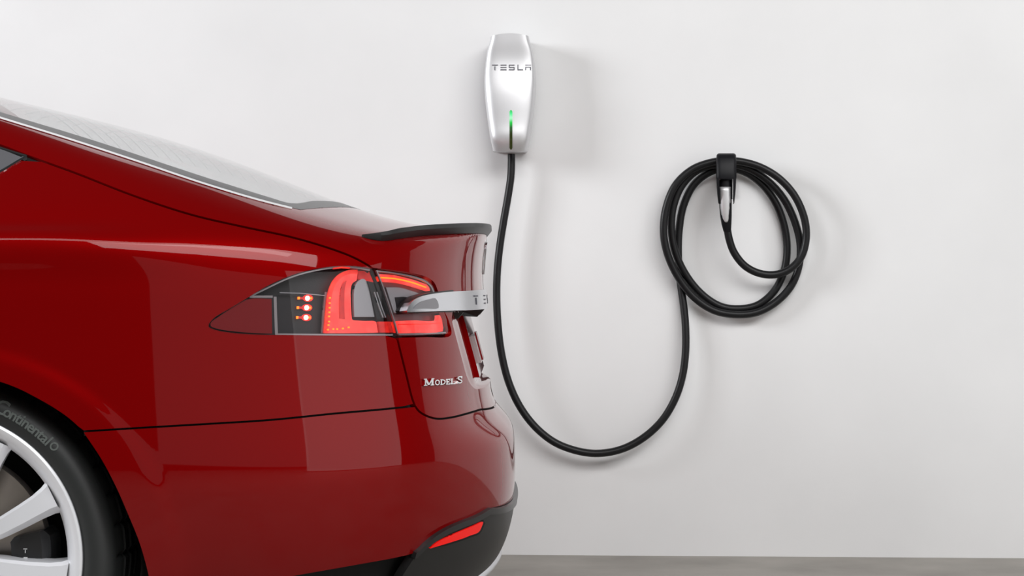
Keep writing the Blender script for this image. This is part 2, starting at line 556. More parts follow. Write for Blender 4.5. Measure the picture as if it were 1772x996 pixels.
def panel(name, poly, dom, mat, parent, off=0.0, thick=0.012, holes=(), spacing=None, join=False, mirror=False,
          label=None, flat=False, rim=0.0, nrm_off=True):
    """a skin piece cut from the body surface: outer face follows the surface, edges turn inwards"""
    sp = spacing or dom.spacing
    loops = [resample(poly, sp * 0.8)] + [resample(h, sp * 0.8) for h in holes]
    lo = loops[0].min(0); hi = loops[0].max(0)
    gx = np.arange(lo[0], hi[0] + sp, sp)
    gy = np.arange(lo[1], hi[1] + sp, sp * 0.9)
    G = []
    for j, y in enumerate(gy):
        G.append(np.stack([gx + (sp / 2 if j % 2 else 0), np.full(len(gx), y)], 1))
    G = np.concatenate(G)
    ok = in_poly(G, loops[0])
    for h in loops[1:]: ok &= ~in_poly(G, h)
    G = G[ok]
    if len(G):
        d = np.min([dist_poly(G, l) for l in loops], axis=0)
        G = G[d > sp * 0.45]
    pts = np.concatenate(loops + [G])
    edges = []; s0 = 0
    for l in loops:
        n = len(l)
        edges += [(s0 + i, s0 + (i + 1) % n) for i in range(n)]
        s0 += n
    sc = 1.0 / sp
    rv, re, rf, ov, _, _ = delaunay_2d_cdt([Vector((p[0] * sc, p[1] * sc)) for p in pts], edges, [], 0, 1e-5)
    uv = np.array([(v[0] / sc, v[1] / sc) for v in rv])
    for i, src in enumerate(ov):
        if src: uv[i] = pts[src[0]]
    tri = np.array(rf)
    cen = uv[tri].mean(1)
    keep = in_poly(cen, loops[0])
    for h in loops[1:]: keep &= ~in_poly(cen, h)
    tri = tri[keep]
    used = np.unique(tri)
    remap = -np.ones(len(uv), int); remap[used] = np.arange(len(used))
    uv = uv[used]; tri = remap[tri]
    P = dom.lift(uv, off)
    if join:
        c = np.abs(P[:, 1] - YC) < 1e-4
        P[c, 1] = YC
    N = body_N(P)
    # orient
    fn = np.cross(P[tri[:, 1]] - P[tri[:, 0]], P[tri[:, 2]] - P[tri[:, 0]])
    flip = (fn * N[tri].mean(1)).sum(1) < 0
    tri[flip] = tri[flip][:, ::-1]
    # boundary edges
    from collections import defaultdict
    cnt = defaultdict(int); dirn = {}
    for t in tri:
        for a, b in ((t[0], t[1]), (t[1], t[2]), (t[2], t[0])):
            cnt[(min(a, b), max(a, b))] += 1
            dirn[(min(a, b), max(a, b))] = (a, b)
    bd = [dirn[e] for e, c in cnt.items() if c == 1]
    if join:
        bd = [(a, b) for a, b in bd if not (P[a, 1] == YC and P[b, 1] == YC)]
    verts = [tuple(p) for p in P]
    faces = [tuple(t) for t in tri]
    nsurf = len(faces)
    low = {}
    for a, b in bd:
        for i in (a, b):
            if i not in low:
                low[i] = len(verts)
                verts.append(tuple(P[i] - N[i] * thick))
        faces.append((b, a, low[a], low[b]))
    V = np.array(verts)
    NV = {}
    def build(V, faces, N, nm, nsf):
        me = bpy.data.meshes.new(nm)
        me.from_pydata([tuple(v) for v in V], [], [tuple(int(i) for i in f) for f in faces])
        me.polygons.foreach_set('use_smooth', [True] * len(me.polygons))
        me.update()
        nl = len(me.loops)
        vi = np.zeros(nl, int); me.loops.foreach_get('vertex_index', vi)
        lt = np.zeros(len(me.polygons), int); me.polygons.foreach_get('loop_total', lt)
        pn = np.zeros(len(me.polygons) * 3); me.polygons.foreach_get('normal', pn)
        pid = np.repeat(np.arange(len(lt)), lt)
        ln = np.where((pid < nsf)[:, None], N[vi], pn.reshape(-1, 3)[pid])
        me.normals_split_custom_set(ln.tolist())
        me.materials.append(MATS[mat])
        o = bpy.data.objects.new(nm, me)
        COL.objects.link(o)
        local(o, parent[0] if isinstance(parent, tuple) else parent)
        if isinstance(parent, tuple):
            pass
        if label: o['label'] = label
        return o
    Nfull = np.zeros_like(V); Nfull[:len(N)] = N
    if join:
        m = V.copy(); m[:, 1] = 2 * YC - m[:, 1]
        Nm = Nfull.copy(); Nm[:, 1] *= -1
        idx = np.arange(len(V)) + len(V)
        onc = np.where(V[:, 1] == YC)[0]
        idx[onc] = onc
        Nfull[onc, 1] = 0
        Nfull[onc] /= np.linalg.norm(Nfull[onc], axis=1)[:, None] + 1e-9
        V2 = np.concatenate([V, m]); N2 = np.concatenate([Nfull, Nm])
        f2 = faces[:nsurf] + [tuple(idx[i] for i in f[::-1]) for f in faces[:nsurf]]
        ns2 = len(f2)
        f2 += faces[nsurf:] + [tuple(idx[i] for i in f[::-1]) for f in faces[nsurf:]]
        # drop unused
        us = np.unique(np.concatenate([np.array(f) for f in f2]))
        rm = -np.ones(len(V2), int); rm[us] = np.arange(len(us))
        V2, N2 = V2[us], N2[us]
        f2 = [tuple(rm[i] for i in f) for f in f2]
        pass
        return build(V2, f2, N2, name, ns2)
    o = build(V, faces, Nfull, name, nsurf)
    if mirror:
        m = V.copy(); m[:, 1] = 2 * YC - m[:, 1]
        Nm = Nfull.copy(); Nm[:, 1] *= -1
        o2 = build(m, [f[::-1] for f in faces], Nm, name, nsurf)
        return o, o2
    return o

def ribbon(name, line, width, dom, mat, parent, off, thick=0.004, mirror=True, step=None, closed=False):
    L = np.asarray(line, float)
    a = offset_line(L, width / 2); b = offset_line(L, -width / 2)
    poly = np.concatenate([a, b[::-1]])
    return panel(name, poly, dom, mat, parent, off, thick, spacing=step or (width * 1.0), mirror=mirror)

def pxl(pts, n=6):            # smooth pixel polyline
    return catmull(pts, n)
def to(dom, px, off=0.0):     # pixels on the near side -> another domain
    return dom.inv(PX.lift(np.asarray(px, float), off))

car = thing('car', (-1.1, YC, 0), 'glossy red sedan, only its tail in view, parked along the white wall', 'car')

# ---- shut lines in pixels
shut_side = pxl([(-260, 186), (-120, 214), (0, 251), (47, 269), (130, 299), (230, 338), (330, 371), (420, 392), (500, 409), (560, 426), (607, 443), (634, 457), (643, 463)])
lamp_top = pxl([(643, 463), (620, 459), (590, 458), (560, 461), (525, 468), (495, 478), (460, 494), (425, 515), (395, 533), (370, 548), (360, 559)])
lamp_bot = pxl([(360, 559), (360, 566), (372, 572), (400, 577), (440, 580), (500, 581), (580, 582), (684, 582)])
split_line = pxl([(644, 463), (655, 490), (666, 522), (676, 553), (684, 582)])
inner_top = pxl([(646, 465), (680, 469), (712, 474), (738, 481), (750, 490), (756, 504), (759, 512)])
gate_side = pxl([(687, 583), (694, 612), (704, 652), (713, 688), (718, 702)])
gate_bot = pxl([(718, 702), (725, 711), (738, 719), (756, 724), (780, 722), (805, 716), (832, 708)])
bumper_line = pxl([(145, 746), (240, 740), (360, 733), (470, 726), (580, 715), (660, 708), (718, 702)])
arch_up = pxl([(145, 746), (118, 722), (90, 703), (60, 686), (30, 671), (0, 660), (-50, 647), (-112, 641), (-180, 648), (-250, 675), (-315, 730), (-360, 800), (-385, 880), (-392, 965)])
arch_dn = pxl([(147, 751), (175, 793), (200, 840), (222, 890), (242, 940), (256, 990), (264, 1035)])
bump_low = pxl([(264, 1042), (400, 1016), (507, 996), (620, 976), (690, 963), (718, 955), (735, 940), (752, 926), (775, 912), (800, 901), (825, 891), (848, 878)])

G = 1.8   # half a panel gap in pixels
# quarter panel
qp = np.concatenate([
    [(-760, 352), (-300, 347), (-100, 333), (0, 299), (38, 278)],
    offset_line(shut_side, G)[20:],
    offset_line(lamp_top, -G)[1:], offset_line(lamp_bot, -G)[1:-1],
    [(683, 585)], offset_line(gate_side, G)[1:-2],
    offset_line(bumper_line, -G)[::-1][2:],
    arch_up[2:], [(-395, 1040), (-395, 1110), (-760, 1110)]])
panel('quarter_panel', qp, PX, 'red_paint', car, mirror=True, thick=0.014, spacing=6)

# tailgate: near half in the hatch domain, joined at the centre plane
def hatch_uv(X, w, z):
    return HATCH.inv(np.array([[X, YC - w, z]]))[0]
gs = to(HATCH, offset_line(shut_side, -G)[:-2])
it = to(HATCH, offset_line(inner_top, -2.0))
ir = to(HATCH, pxl([(760, 518), (770, 540), (777, 556), (780, 580), (735, 583), (690, 584)]))
gd = to(HATCH, offset_line(gate_side, -G)[1:])
gb = to(HATCH, offset_line(gate_bot, -G))
zlast = PX.lift(np.array([offset_line(gate_bot, -G)[-1]]))[0]
wlast = YC - zlast[1]
zc_gate = 0.588
tail_edge = []
for i in range(1, 13):
    t = i / 12
    w = wlast * (1 - t); z = zlast[2] + (zc_gate - zlast[2]) * (1 - (1 - t) ** 2)
    tail_edge.append((w, z))
def rear_point(w, z, off=0.0):
    O = np.array([[-0.75, YC - w, z]]); D = np.array([[1.0, 0, 0]])
    return march(O, D, 0.02, 1.2, 120, off, True)[0][0]
te = HATCH.inv(np.array([rear_point(w, z) for w, z in tail_edge]))
hinge_u = HATCH.inv(np.array([[-1.42, YC, tab(TC, -1.42)]]))[0][0]
top_c = np.array([(hinge_u, 0.0)])
# glass opening
glass_side_px = pxl([(-160, 153), (0, 203), (120, 240), (240, 279), (350, 316), (440, 343), (490, 356), (520, 363)])
gl = to(HATCH, glass_side_px)
def top_point(X, w):
    z = 1.6
    O = np.array([[X, YC - w, 0.6]]); D = np.array([[0, 0, 1.0]])
    return march(O, D, 0.02, 1.2, 120, 0.0, True)[0][0]
g_last = PX.lift(glass_side_px[-1:])[0]
gw = YC - g_last[1]
gbot = []
for i in range(1, 15):
    t = i / 14
    w = gw * (1 - t)
    X = g_last[0] + (-0.365 - g_last[0]) * (1 - (1 - t) ** 2.2)
    gbot.append(top_point(X, w))
gbot = HATCH.inv(np.array(gbot))
g_first = PX.lift(glass_side_px[:1])[0]
gtop = np.array([HATCH.inv(np.array([top_point(g_first[0] - 0.02 * (1 - w / (YC - g_first[1])), w)]))[0] for w in np.linspace(0, YC - g_first[1], 10)[:-1]])
glass_near = np.concatenate([gtop, gl, gbot])          # centre-front -> side -> bottom centre
# licence pocket edge (rear face, by width and height)
pocket_wz = catmull([(0.0, 0.640), (0.30, 0.640), (0.40, 0.645), (0.455, 0.668), (0.49, 0.72), (0.520, 0.782), (0.525, 0.80)], 5)
pk = HATCH.inv(np.array([rear_point(w, z) for w, z in pocket_wz]))
pk_top = HATCH.inv(np.array([rear_point(w, 0.822) for w in np.linspace(0.51, 0.0, 10)]))
# the half outline runs: hinge centre -> side -> tail -> bottom centre -> (pocket) -> lip centre -> glass bottom -> glass top
half = np.concatenate([top_c, [(gs[0][0], 0.35)] if False else np.zeros((0, 2)), gs, it, ir, gd, gb, te,
                       pk, pk_top, gbot[::-1], gl[::-1], gtop[::-1]])
hc = half.copy()
hc[np.abs(hc[:, 1]) < 1e-4, 1] = 0.0
panel('tailgate', hc, HATCH, 'red_paint', car, join=True, thick=0.014, spacing=0.014)

# rear glass: black border band and clear field
def inset_loop(loop, d):
    return offset_line(loop, d)
field_near = np.concatenate([gtop * 1.0, gl, gbot])
# inner edge of the border band: pulled in from the side by 0.062, from the bottom by 0.05
def shrink(gl_, gbot_, dw, du):
    side = gl_.copy(); side[:, 1] -= dw
    bot = gbot_.copy(); bot[:, 0] += du
    bot[:, 1] = bot[:, 1] * (1 - dw / gw)
    return side, bot
sd, bt = shrink(gl, gbot, 0.060, 0.045)
n_cut = 6
inner = np.concatenate([catmull(np.concatenate([sd[:-n_cut:4], bt[3::3]]), 4)])
inner[-1, 1] = 0.0
tp2 = gtop.copy(); tp2[:, 1] = np.linspace(0, sd[0, 1], len(gtop) + 1)[:-1]
band_poly = np.concatenate([[gtop[-1] * 0 + np.array([gl[0][0], sd[0, 1]])], gl, gbot, inner[::-1]])
panel('rear_glass_border', band_poly, HATCH, 'satin_black', car, off=0.0005, join=True, thick=0.004, spacing=0.02)
tp2[:, 0] = gl[0][0] + (gtop[0][0] - gl[0][0]) * (1 - (tp2[:, 1] / max(sd[0, 1], 1e-6)) ** 2)
tp2 = np.concatenate([tp2])
field_poly = np.concatenate([tp2, inner])
rear_glass = panel('rear_glass', field_poly, HATCH, 'clear_glass', car, off=0.0003, join=True, thick=0.003, spacing=0.02)
# demister lines
for i in range(22):
    X = -1.15 + i * 0.034
    pts = []
    for w in np.linspace(0.50 - 0.004 * i, 0, 12):
        pts.append(top_point(X - 0.10 * (0.30 - w * w) * 0, w))
    u = HATCH.inv(np.array(pts))
    # stay inside the clear field
    ok = in_poly(u + np.array([0, 0.0]), np.concatenate([field_poly, [(field_poly[-1][0], -0.1), (field_poly[0][0], -0.1)]]))
    u = u[ok]
    if len(u) < 4: continue
    u[-1, 1] = 0
    wd = 0.0012
    poly = np.concatenate([u + np.array([wd / 2, 0]), (u - np.array([wd / 2, 0]))[::-1]])
    o = panel('demister_line', poly, HATCH, 'satin_black', rear_glass, off=-0.0005, join=True, thick=0.0004, spacing=0.05)
# bright strip along the glass
ribbon('glass_trim', glass_side_px[:-3], 3.2, PX, 'chrome', car, 0.0015, 0.003, step=6)

# roof, bonnet and doors ahead of the frame
def roofline(X, w): return ROOF.inv(np.array([top_point(X, w)]))[0]
roof_side = to(ROOF, pxl([(-260, 184), (-420, 150), (-700, 112), (-1000, 95)], 6))
rp = PX.lift(np.array([(-260, 184)]))[0]
roof_poly = np.concatenate([[ROOF.inv(np.array([top_point(-1.425, 0)]))[0]],
                            [ROOF.inv(np.array([top_point(rp[0] * t + -1.425 * (1 - t), (YC - rp[1]) * t)]))[0] for t in (0.25, 0.5, 0.75)],
                            roof_side,
                            [ROOF.inv(np.array([top_point(-2.75, w)]))[0] for w in (0.5, 0.35, 0.2)],
                            [ROOF.inv(np.array([top_point(-2.75, 0)]))[0]]])
roof_poly[[0, -1], 1] = 0
panel('roof', roof_poly, ROOF, 'red_paint', car, join=True, spacing=0.04)
roof_end = PX.lift(np.array([(-1000, 95)]))[0]
def sd_pts(L): return np.array(L, float)
qx = PX.lift(np.array([(-760, 352), (-760, 1110)]))
xq = qx[0][0]; xq2 = qx[1][0]
body_side = [(xq - 0.004, qx[0][2]), (-2.6, 0.99), (-3.4, 0.985), (-3.62, 0.97), (-3.8, 0.88), (-3.8, 0.70), (-3.72, 0.60), (-3.66, 0.45), (-3.66, 0.22), (xq2 - 0.004, qx[1][2])]
panel('front_door', sd_pts(body_side), SIDE, 'red_paint', car, mirror=True, spacing=0.05)

# side windows
win = np.concatenate([[(-760, 347), (-300, 342), (-100, 328), (0, 294), (30, 277), (45, 268.5)],
                      offset_line(shut_side, 6)[17:0:-1], pxl([(-262, 192), (-420, 158), (-700, 120), (-760, 116)], 4)])
panel('side_window', win, PX, 'tinted_glass', car, off=-0.004, mirror=True, spacing=20, thick=0.003)
ribbon('window_trim', pxl([(-500, 345), (-300, 344.5), (-100, 330.5), (0, 296.5), (26, 281), (46, 269.5)]), 3.4, PX, 'chrome', car, 0.003, 0.006, step=7)
ribbon('window_trim', pxl([(46, 269), (20, 261), (0, 254.5), (-120, 218)]), 2.2, PX, 'gap_black', car, 0.001, 0.006, step=7)

# rubber seals under the shut lines
for L, wd in ((shut_side, 22), (gate_side, 16), (bumper_line, 16)):
    ribbon('seal', L, wd, PX, 'gap_black', car, -0.013, 0.002, step=12)
def uvline(dom, L): return to(dom, L)
gbl = np.concatenate([uvline(TAIL, gate_bot), TAIL.inv(np.array([rear_point(w, z) for w, z in tail_edge]))])
poly = np.concatenate([gbl + np.array([0, 0.012]), (gbl + np.array([0, -0.016]))[::-1]])
poly[np.abs(poly[:, 0]) < 1e-3, 0] = 0
panel('seal', poly, TAIL, 'gap_black', car, off=-0.013, join=True, thick=0.002, spacing=0.02)

# bumper
bt_top = np.concatenate([to(TAIL, offset_line(bumper_line, G)), to(TAIL, offset_line(gate_bot, G))[2:]])
t_end = [TAIL.inv(np.array([rear_point(w, z - 0.0045)]))[0] for w, z in tail_edge]
low_px = to(TAIL, bump_low)
p_end = PX.lift(bump_low[-1:])[0]
wl_, zl_ = YC - p_end[1], p_end[2]
low_end = [TAIL.inv(np.array([rear_point(wl_ * (1 - t), zl_ + (0.375 - zl_) * (1 - (1 - t) ** 2))]))[0] for t in np.linspace(0, 1, 14)[1:]]
bp = np.concatenate([bt_top, t_end, low_end[::-1], low_px[::-1], to(TAIL, arch_dn)[::-1]])
bp[np.abs(bp[:, 0]) < 1e-3, 0] = 0
panel('bumper', bp, TAIL, 'red_paint', car, join=True, thick=0.014, spacing=0.009)

# black lower valance
val_left = to(TAIL, pxl([(722, 957), (708, 978), (694, 1000), (676, 1032), (660, 1060)]), 0.004)
bl2 = offset_line(bump_low, 1.6)
val_top_px = bl2[np.where(bl2[:, 0] > 722)[0]]
vt = to(TAIL, val_top_px, 0.004)
v_low_end = [l + np.array([0, -0.003]) for l in low_end]
vb = [TAIL.inv(np.array([rear_point(w, z)]))[0] for w, z in ((0, 0.245), (0.12, 0.243), (0.24, 0.236), (0.34, 0.225), (0.45, 0.205), (0.55, 0.19))]
vp = np.concatenate([val_left[::-1], vt, v_low_end, vb])
vp[np.abs(vp[:, 0]) < 1e-3, 0] = 0
refl_px = pxl([(744.5, 948.5), (750, 943), (758, 937), (776, 928), (800, 917.5), (820, 909), (836, 902.5), (834, 910), (828, 920.5), (814, 926), (800, 931.5), (770, 941)], 3)
panel('lower_valance', vp, TAIL, 'black_plastic', car, off=0.004, join=True, thick=0.02, spacing=0.014)
lipl = to(TAIL, offset_line(bump_low, 1.6)[np.where(bump_low[:, 0] > 716)[0]], 0.006)
lipc = np.concatenate([lipl, np.array(v_low_end)])
lip_poly = np.concatenate([lipc + np.array([0, 0.0005]), (lipc + np.array([0, -0.013]))[::-1]])
lip_poly[np.abs(lip_poly[:, 0]) < 1e-3, 0] = 0
panel('valance_lip', lip_poly, TAIL, 'satin_black', car, off=0.009, join=True, thick=0.012, spacing=0.012)
panel('reflector_surround', np.concatenate([offset_line(np.concatenate([refl_px, refl_px[:1]]), -3.2)[:-1]]), PX, 'gap_black', car, off=0.0055, thick=0.004, mirror=True, spacing=6)
panel('rear_reflector', refl_px, PX, 'glowing_reflector', car, off=0.0085, thick=0.006, mirror=True, spacing=6)
# sill underside between wheel and valance
us = np.concatenate([pxl([(262, 1034), (400, 1010), (507, 990), (620, 970), (690, 957), (724, 949)], 3), pxl([(716, 975), (690, 1030), (670, 1075)], 3), [(264, 1130)]])
panel('underbody_panel', us, PX, 'liner_black', car, off=-0.035, thick=0.02, mirror=True, spacing=16)

# chrome strip along the bottom of the valance
path = [rear_point(w, z, 0.002) for w, z in ((0.0, 0.243), (0.10, 0.243), (0.20, 0.240), (0.30, 0.232), (0.38, 0.222), (0.46, 0.208), (0.54, 0.190))]
path = catmull(path, 5)
full = np.concatenate([path[::-1], [(p[0], 2 * YC - p[1], p[2]) for p in path[1:]]])
def strip(name, P, prof, mat, parent):
    P = np.array(P); n = len(P)
    T = np.gradient(P, axis=0); T /= np.linalg.norm(T, axis=1)[:, None]
    v, f = [], []
    k = len(prof)
    for i in range(n):
        up = np.array([0, 0, 1.0]); o = np.cross(T[i], up); o /= np.linalg.norm(o)
        for a, b in prof:
            v.append(P[i] + o * a + up * b)
    for i in range(n - 1):
        for j in range(k):
            f.append((i * k + j, i * k + (j + 1) % k, (i + 1) * k + (j + 1) % k, (i + 1) * k + j))
    f.append(tuple(range(k))); f.append(tuple((n - 1) * k + j for j in range(k))[::-1])
    o = mesh_obj(name, v, f, mat, None, True, 40)
    return local(o, parent)
strip('diffuser_strip', full, [(-0.012, -0.012), (0.002, -0.014), (0.008, -0.008), (0.008, 0.004), (0.004, 0.011), (-0.012, 0.012)], 'satin_chrome', car)

# ---- tail lamps
LH = -0.030
lamp_outer = np.concatenate([lamp_top[:-1], lamp_bot[:-1], split_line[::-1][:-1]])
def shrink_px(poly, d):
    """inset a clockwise / counter-clockwise pixel loop"""
    P = resample(poly, 4)
    P = np.concatenate([P, P[:1]])
    a = 0.5 * np.sum(P[:-1, 0] * P[1:, 1] - P[1:, 0] * P[:-1, 1])
    t = np.roll(P[:-1], -1, 0) - np.roll(P[:-1], 1, 0)
    t /= np.linalg.norm(t, axis=1)[:, None] + 1e-9
    nrm = np.stack([-t[:, 1], t[:, 0]], 1) * (1 if a > 0 else -1)
    return P[:-1] + nrm * d
outer_lamp = panel('tail_lamp', lamp_outer, PX, 'lamp_housing', car, off=LH, thick=0.01, mirror=True, spacing=16)
olamp = outer_lamp[0]; olampm = outer_lamp[1]
def lp(name, poly, mat, off, thick=0.006, spacing=8, par=None):
    """a piece of the outer lamp, near and far side"""
    a, b = panel(name, np.asarray(poly, float), PX, mat, car, off=off, thick=thick, mirror=True, spacing=spacing)
    pa, pb = par or (olamp, olampm)
    for o, p in ((a, pa), (b, pb)):
        o.parent = p
        o.matrix_parent_inverse = p.matrix_world.inverted() if False else Matrix.Identity(4)
        # both parent and child carry world coordinates in their meshes
    return a, b
lens_line = shrink_px(lamp_outer, 1.0)
lp('lens', lens_line, 'lamp_lens', 0.001, 0.012, 10)
def ring(poly, d):
    i = shrink_px(poly, d)
    return poly, i
# rim of the lens (grey edge line following the outline)
top_edge = pxl([(640, 467), (618, 463), (590, 462), (560, 465), (527, 472), (497, 482), (463, 498), (432, 513)])
def lp_rib(name, line, w, mat, off, thick=0.004, par=None, step=None):
    L = np.asarray(line, float)
    poly = np.concatenate([offset_line(L, w / 2), offset_line(L, -w / 2)[::-1]])
    return lp(name, poly, mat, off, thick, step or max(w, 3), par)
lp_rib('edge_trim', top_edge, 2.6, 'lamp_trim', -0.004)
lp_rib('edge_trim', pxl([(432, 513), (472, 513), (474, 515), (478, 578), (680, 579)], 1)[0:2], 4.0, 'lamp_trim', -0.004)
lp_rib('edge_trim', np.array([(476, 513), (477, 545), (478.5, 579)]), 5.0, 'lamp_trim', -0.004)
lp_rib('edge_trim', pxl([(480, 578), (580, 579), (680, 579)]), 3.0, 'lamp_trim', -0.004)
lp('side_reflector', np.concatenate([pxl([(470, 517), (440, 516), (425, 519), (400, 533), (378, 548), (365, 558), (365, 564), (378, 569), (405, 573), (440, 576), (471, 577)], 3)]), 'reflector_red', -0.003, 0.01)
# curved light guide
guide_out = pxl([(564, 576), (566, 556), (568, 535), (570, 515), (574, 499), (581, 485), (592, 475), (606, 470), (619, 470)])
guide_in = pxl([(617, 485), (610, 490), (607, 500), (607, 520), (608, 540), (609, 552)])
guide = np.concatenate([guide_out, guide_in, pxl([(612, 554), (632, 555), (650, 556), (652, 564), (654, 575)], 3), [(600, 576)]])
lp('light_guide', guide, 'led_bright', -0.016, 0.008)
lp_rib('light_guide_edge', guide_out, 7, 'led_mid', -0.0145)
lp('guide_slot', pxl([(588, 551), (588, 520), (590, 500), (594, 489), (600, 485), (597, 498), (596, 520), (597, 552)], 3), 'led_deep', -0.0142, 0.003, 5)
lp('light_guide_end', [(655, 556), (676, 556), (682, 575), (657, 575)], 'led_deep', -0.018)
lp('light_guide_end', pxl([(620, 468), (644, 471), (650, 486), (640, 488), (620, 482)], 2), 'led_deep', -0.022)
lp('reverse_lens', pxl([(613, 548), (612, 520), (613, 500), (618, 488), (628, 482), (634, 486), (640, 508), (648, 548)], 2), 'lamp_reflector', -0.018)
lp('reverse_bar', [(636, 486), (646, 488), (664, 550), (652, 552), (642, 505)], 'lamp_housing', -0.015)
for x in (0, 4.5):
    lp_rib('reverse_rib', np.array([(648 + x, 505), (656 + x, 530), (663 + x, 549)]), 1.6, 'lamp_reflector', -0.012)
lp_rib('lamp_wall', np.array([(565, 505), (561, 540), (559, 576)]), 5, 'lamp_grey', -0.022)
lp_rib('lamp_shelf', np.array([(484, 506), (520, 507), (562, 511)]), 1.2, 'lamp_reflector', -0.02)
lp_rib('top_glow', np.array([(577, 464), (592, 462), (606, 463)]), 2.4, 'led_mid', -0.003)
for k, (x, y) in enumerate(((533, 515.5), (531.5, 532), (530.5, 549))):
    th = np.linspace(0, 2 * PI, 15)[:-1]
    lp('led_halo', np.stack([x + 9 * np.cos(th), y + 6.2 * np.sin(th)], 1), 'led_mid', -0.0285, 0.001)
    lp('led_bulb', np.stack([x + 3.2 * np.cos(th), y + 4.2 * np.sin(th)], 1), 'led_core', -0.024, 0.006)
    lp('led_strip', [(x - 16, y - 2), (x - 6, y - 2), (x - 6, y + 2), (x - 16, y + 2)], 'led_deep', -0.026, 0.004)
    lp('led_spot', [(x - 17, y - 2.4), (x - 14, y - 2.4), (x - 14, y + 2.2), (x - 17, y + 2.2)], 'led_spot', -0.024, 0.004)
    lp('led_spot', [(x + 4, y - 1.8), (x + 7, y - 1.8), (x + 7, y + 1.8), (x + 4, y + 1.8)], 'led_spot', -0.024, 0.004)
for x, y in ((571.5, 515), (571, 524), (571, 532), (570.5, 540), (570, 547), (570, 556), (569, 562), (577.5, 569), (584, 569), (594, 568), (604, 566), (568, 570)):
    lp('led_spot', [(x - 1.2, y - 1.3), (x + 1.2, y - 1.3), (x + 1.2, y + 1.3), (x - 1.2, y + 1.3)], 'led_spot', -0.009, 0.003)

# inner lamp on the tailgate
lamp_in = np.concatenate([pxl([(648, 466), (680, 470), (712, 475.5), (737, 483), (748, 491), (754, 504), (757, 513)], 4),
                          pxl([(762, 530), (771, 543), (775, 560), (776, 575), (774, 578), (740, 579.5), (688, 581)], 3),
                          split_line[::-1][1:-1] + np.array([4.0, 0])])
ilp = panel('inner_lamp', lamp_in, PX, 'lamp_grey', car, off=LH, thick=0.012, mirror=True, spacing=14)
il = (ilp[0], ilp[1])
lp('lens', shrink_px(lamp_in, 1.0), 'lamp_lens', 0.001, 0.012, 10, il)
lp('light_bar', pxl([(657, 474), (680, 475.5), (705, 481), (728, 488), (741, 494), (744, 503), (735, 501), (712, 494), (690, 489), (663, 487)], 3), 'led_bright', -0.014, 0.008, 7, il)
lp_rib('light_bar_core', pxl([(660, 480), (685, 482), (712, 488), (738, 497)]), 2.2, 'led_spot', -0.0125, 0.003, il)
lp('light_bar', pxl([(688, 555), (720, 554), (757, 554), (758, 545), (763, 546), (766, 560), (766, 573), (730, 575), (690, 576)], 2), 'led_bright', -0.014, 0.008, 7, il)
lp_rib('light_bar_core', np.array([(690, 561), (725, 560.5), (762, 559)]), 1.6, 'led_mid', -0.0125, 0.003, il)
lp('lamp_insert', pxl([(668, 497), (690, 497), (712, 503), (727, 509), (715, 516), (700, 530), (690, 541), (682, 541)], 2), 'lamp_reflector', -0.022, 0.006, 8, il)
lp('lamp_insert', pxl([(684, 514), (706, 514), (698, 524), (692, 538), (688, 538)], 2), 'lamp_housing', -0.0205, 0.004, 8, il)
lp_rib('edge_trim', pxl([(652, 468.5), (680, 472), (711, 478), (735, 486), (746, 495), (751, 506)]), 2.2, 'lamp_trim', -0.004, 0.004, il)
lp_rib('edge_trim', pxl([(690, 578), (740, 577), (772, 575)]), 2.4, 'lamp_trim', -0.004, 0.004, il)
lp_rib('edge_trim', split_line[1:-1] + np.array([6.0, 0]), 1.8, 'lamp_trim', -0.002, 0.004, il)
lp_rib('split_glow', np.array([(654, 478), (657, 486)]), 5, 'led_mid', -0.006, 0.004, il)
lp_rib('split_glow', np.array([(681, 556), (686, 575)]), 5, 'led_mid', -0.006, 0.004, il)
panel('lamp_gasket', np.concatenate([offset_line(lamp_top, -0.2), offset_line(lamp_bot, -0.2)[1:], (split_line + np.array([5, 0]))[::-1], pxl([(640, 468), (590, 464), (500, 486), (440, 516)], 3)])
      if False else np.concatenate([offset_line(split_line, -6), offset_line(split_line, 6)[::-1]]), PX, 'gap_black', car, off=-0.02, thick=0.004, mirror=True, spacing=8)

# ---- bright handle bar across the tailgate
bar_top_px = pxl([(704, 537), (708, 528), (716, 519), (728, 513), (744, 509), (764, 506), (785, 504)], 4)
bar_bot_px = pxl([(705, 539.5), (740, 538.5), (785, 537)], 4)
bt_ = to(HATCH, bar_top_px, 0.007); bb_ = to(HATCH, bar_bot_px, 0.007)
p_t = PX.lift(bar_top_px[-1:], 0.007)[0]; p_b = PX.lift(bar_bot_px[-1:], 0.007)[0]
def bar_cont(p, zc):
    w0, z0 = YC - p[1], p[2]
    return HATCH.inv(np.array([rear_point(w0 * (1 - t), z0 + (zc - z0) * (1 - (1 - t) ** 1.6), 0.007) for t in np.linspace(0, 1, 14)[1:]]))
bar = np.concatenate([bt_, bar_cont(p_t, 0.862), bar_cont(p_b, 0.816)[::-1], bb_[::-1]])
bar[np.abs(bar[:, 1]) < 1e-3, 1] = 0
panel('handle_bar', bar, HATCH, 'satin_chrome', car, off=0.007, join=True, thick=0.02, spacing=0.012)
panel('bar_shadow_gap', np.concatenate([offset_line(bar_top_px, 2.0), offset_line(bar_bot_px, -2.0)[::-1]]) if False else
      np.concatenate([offset_line(bar_top_px, -2.6), (offset_line(bar_bot_px, 2.2))[::-1]]), PX, 'black_plastic', car, off=0.002, thick=0.03, mirror=True, spacing=10)
panel('bar_lamp', pxl([(716, 534), (722, 527), (731, 521), (743, 517.5), (754, 516), (759, 532.5), (740, 533.5)], 3), PX, 'lamp_grey', car, off=0.0085, thick=0.004, mirror=True, spacing=6)

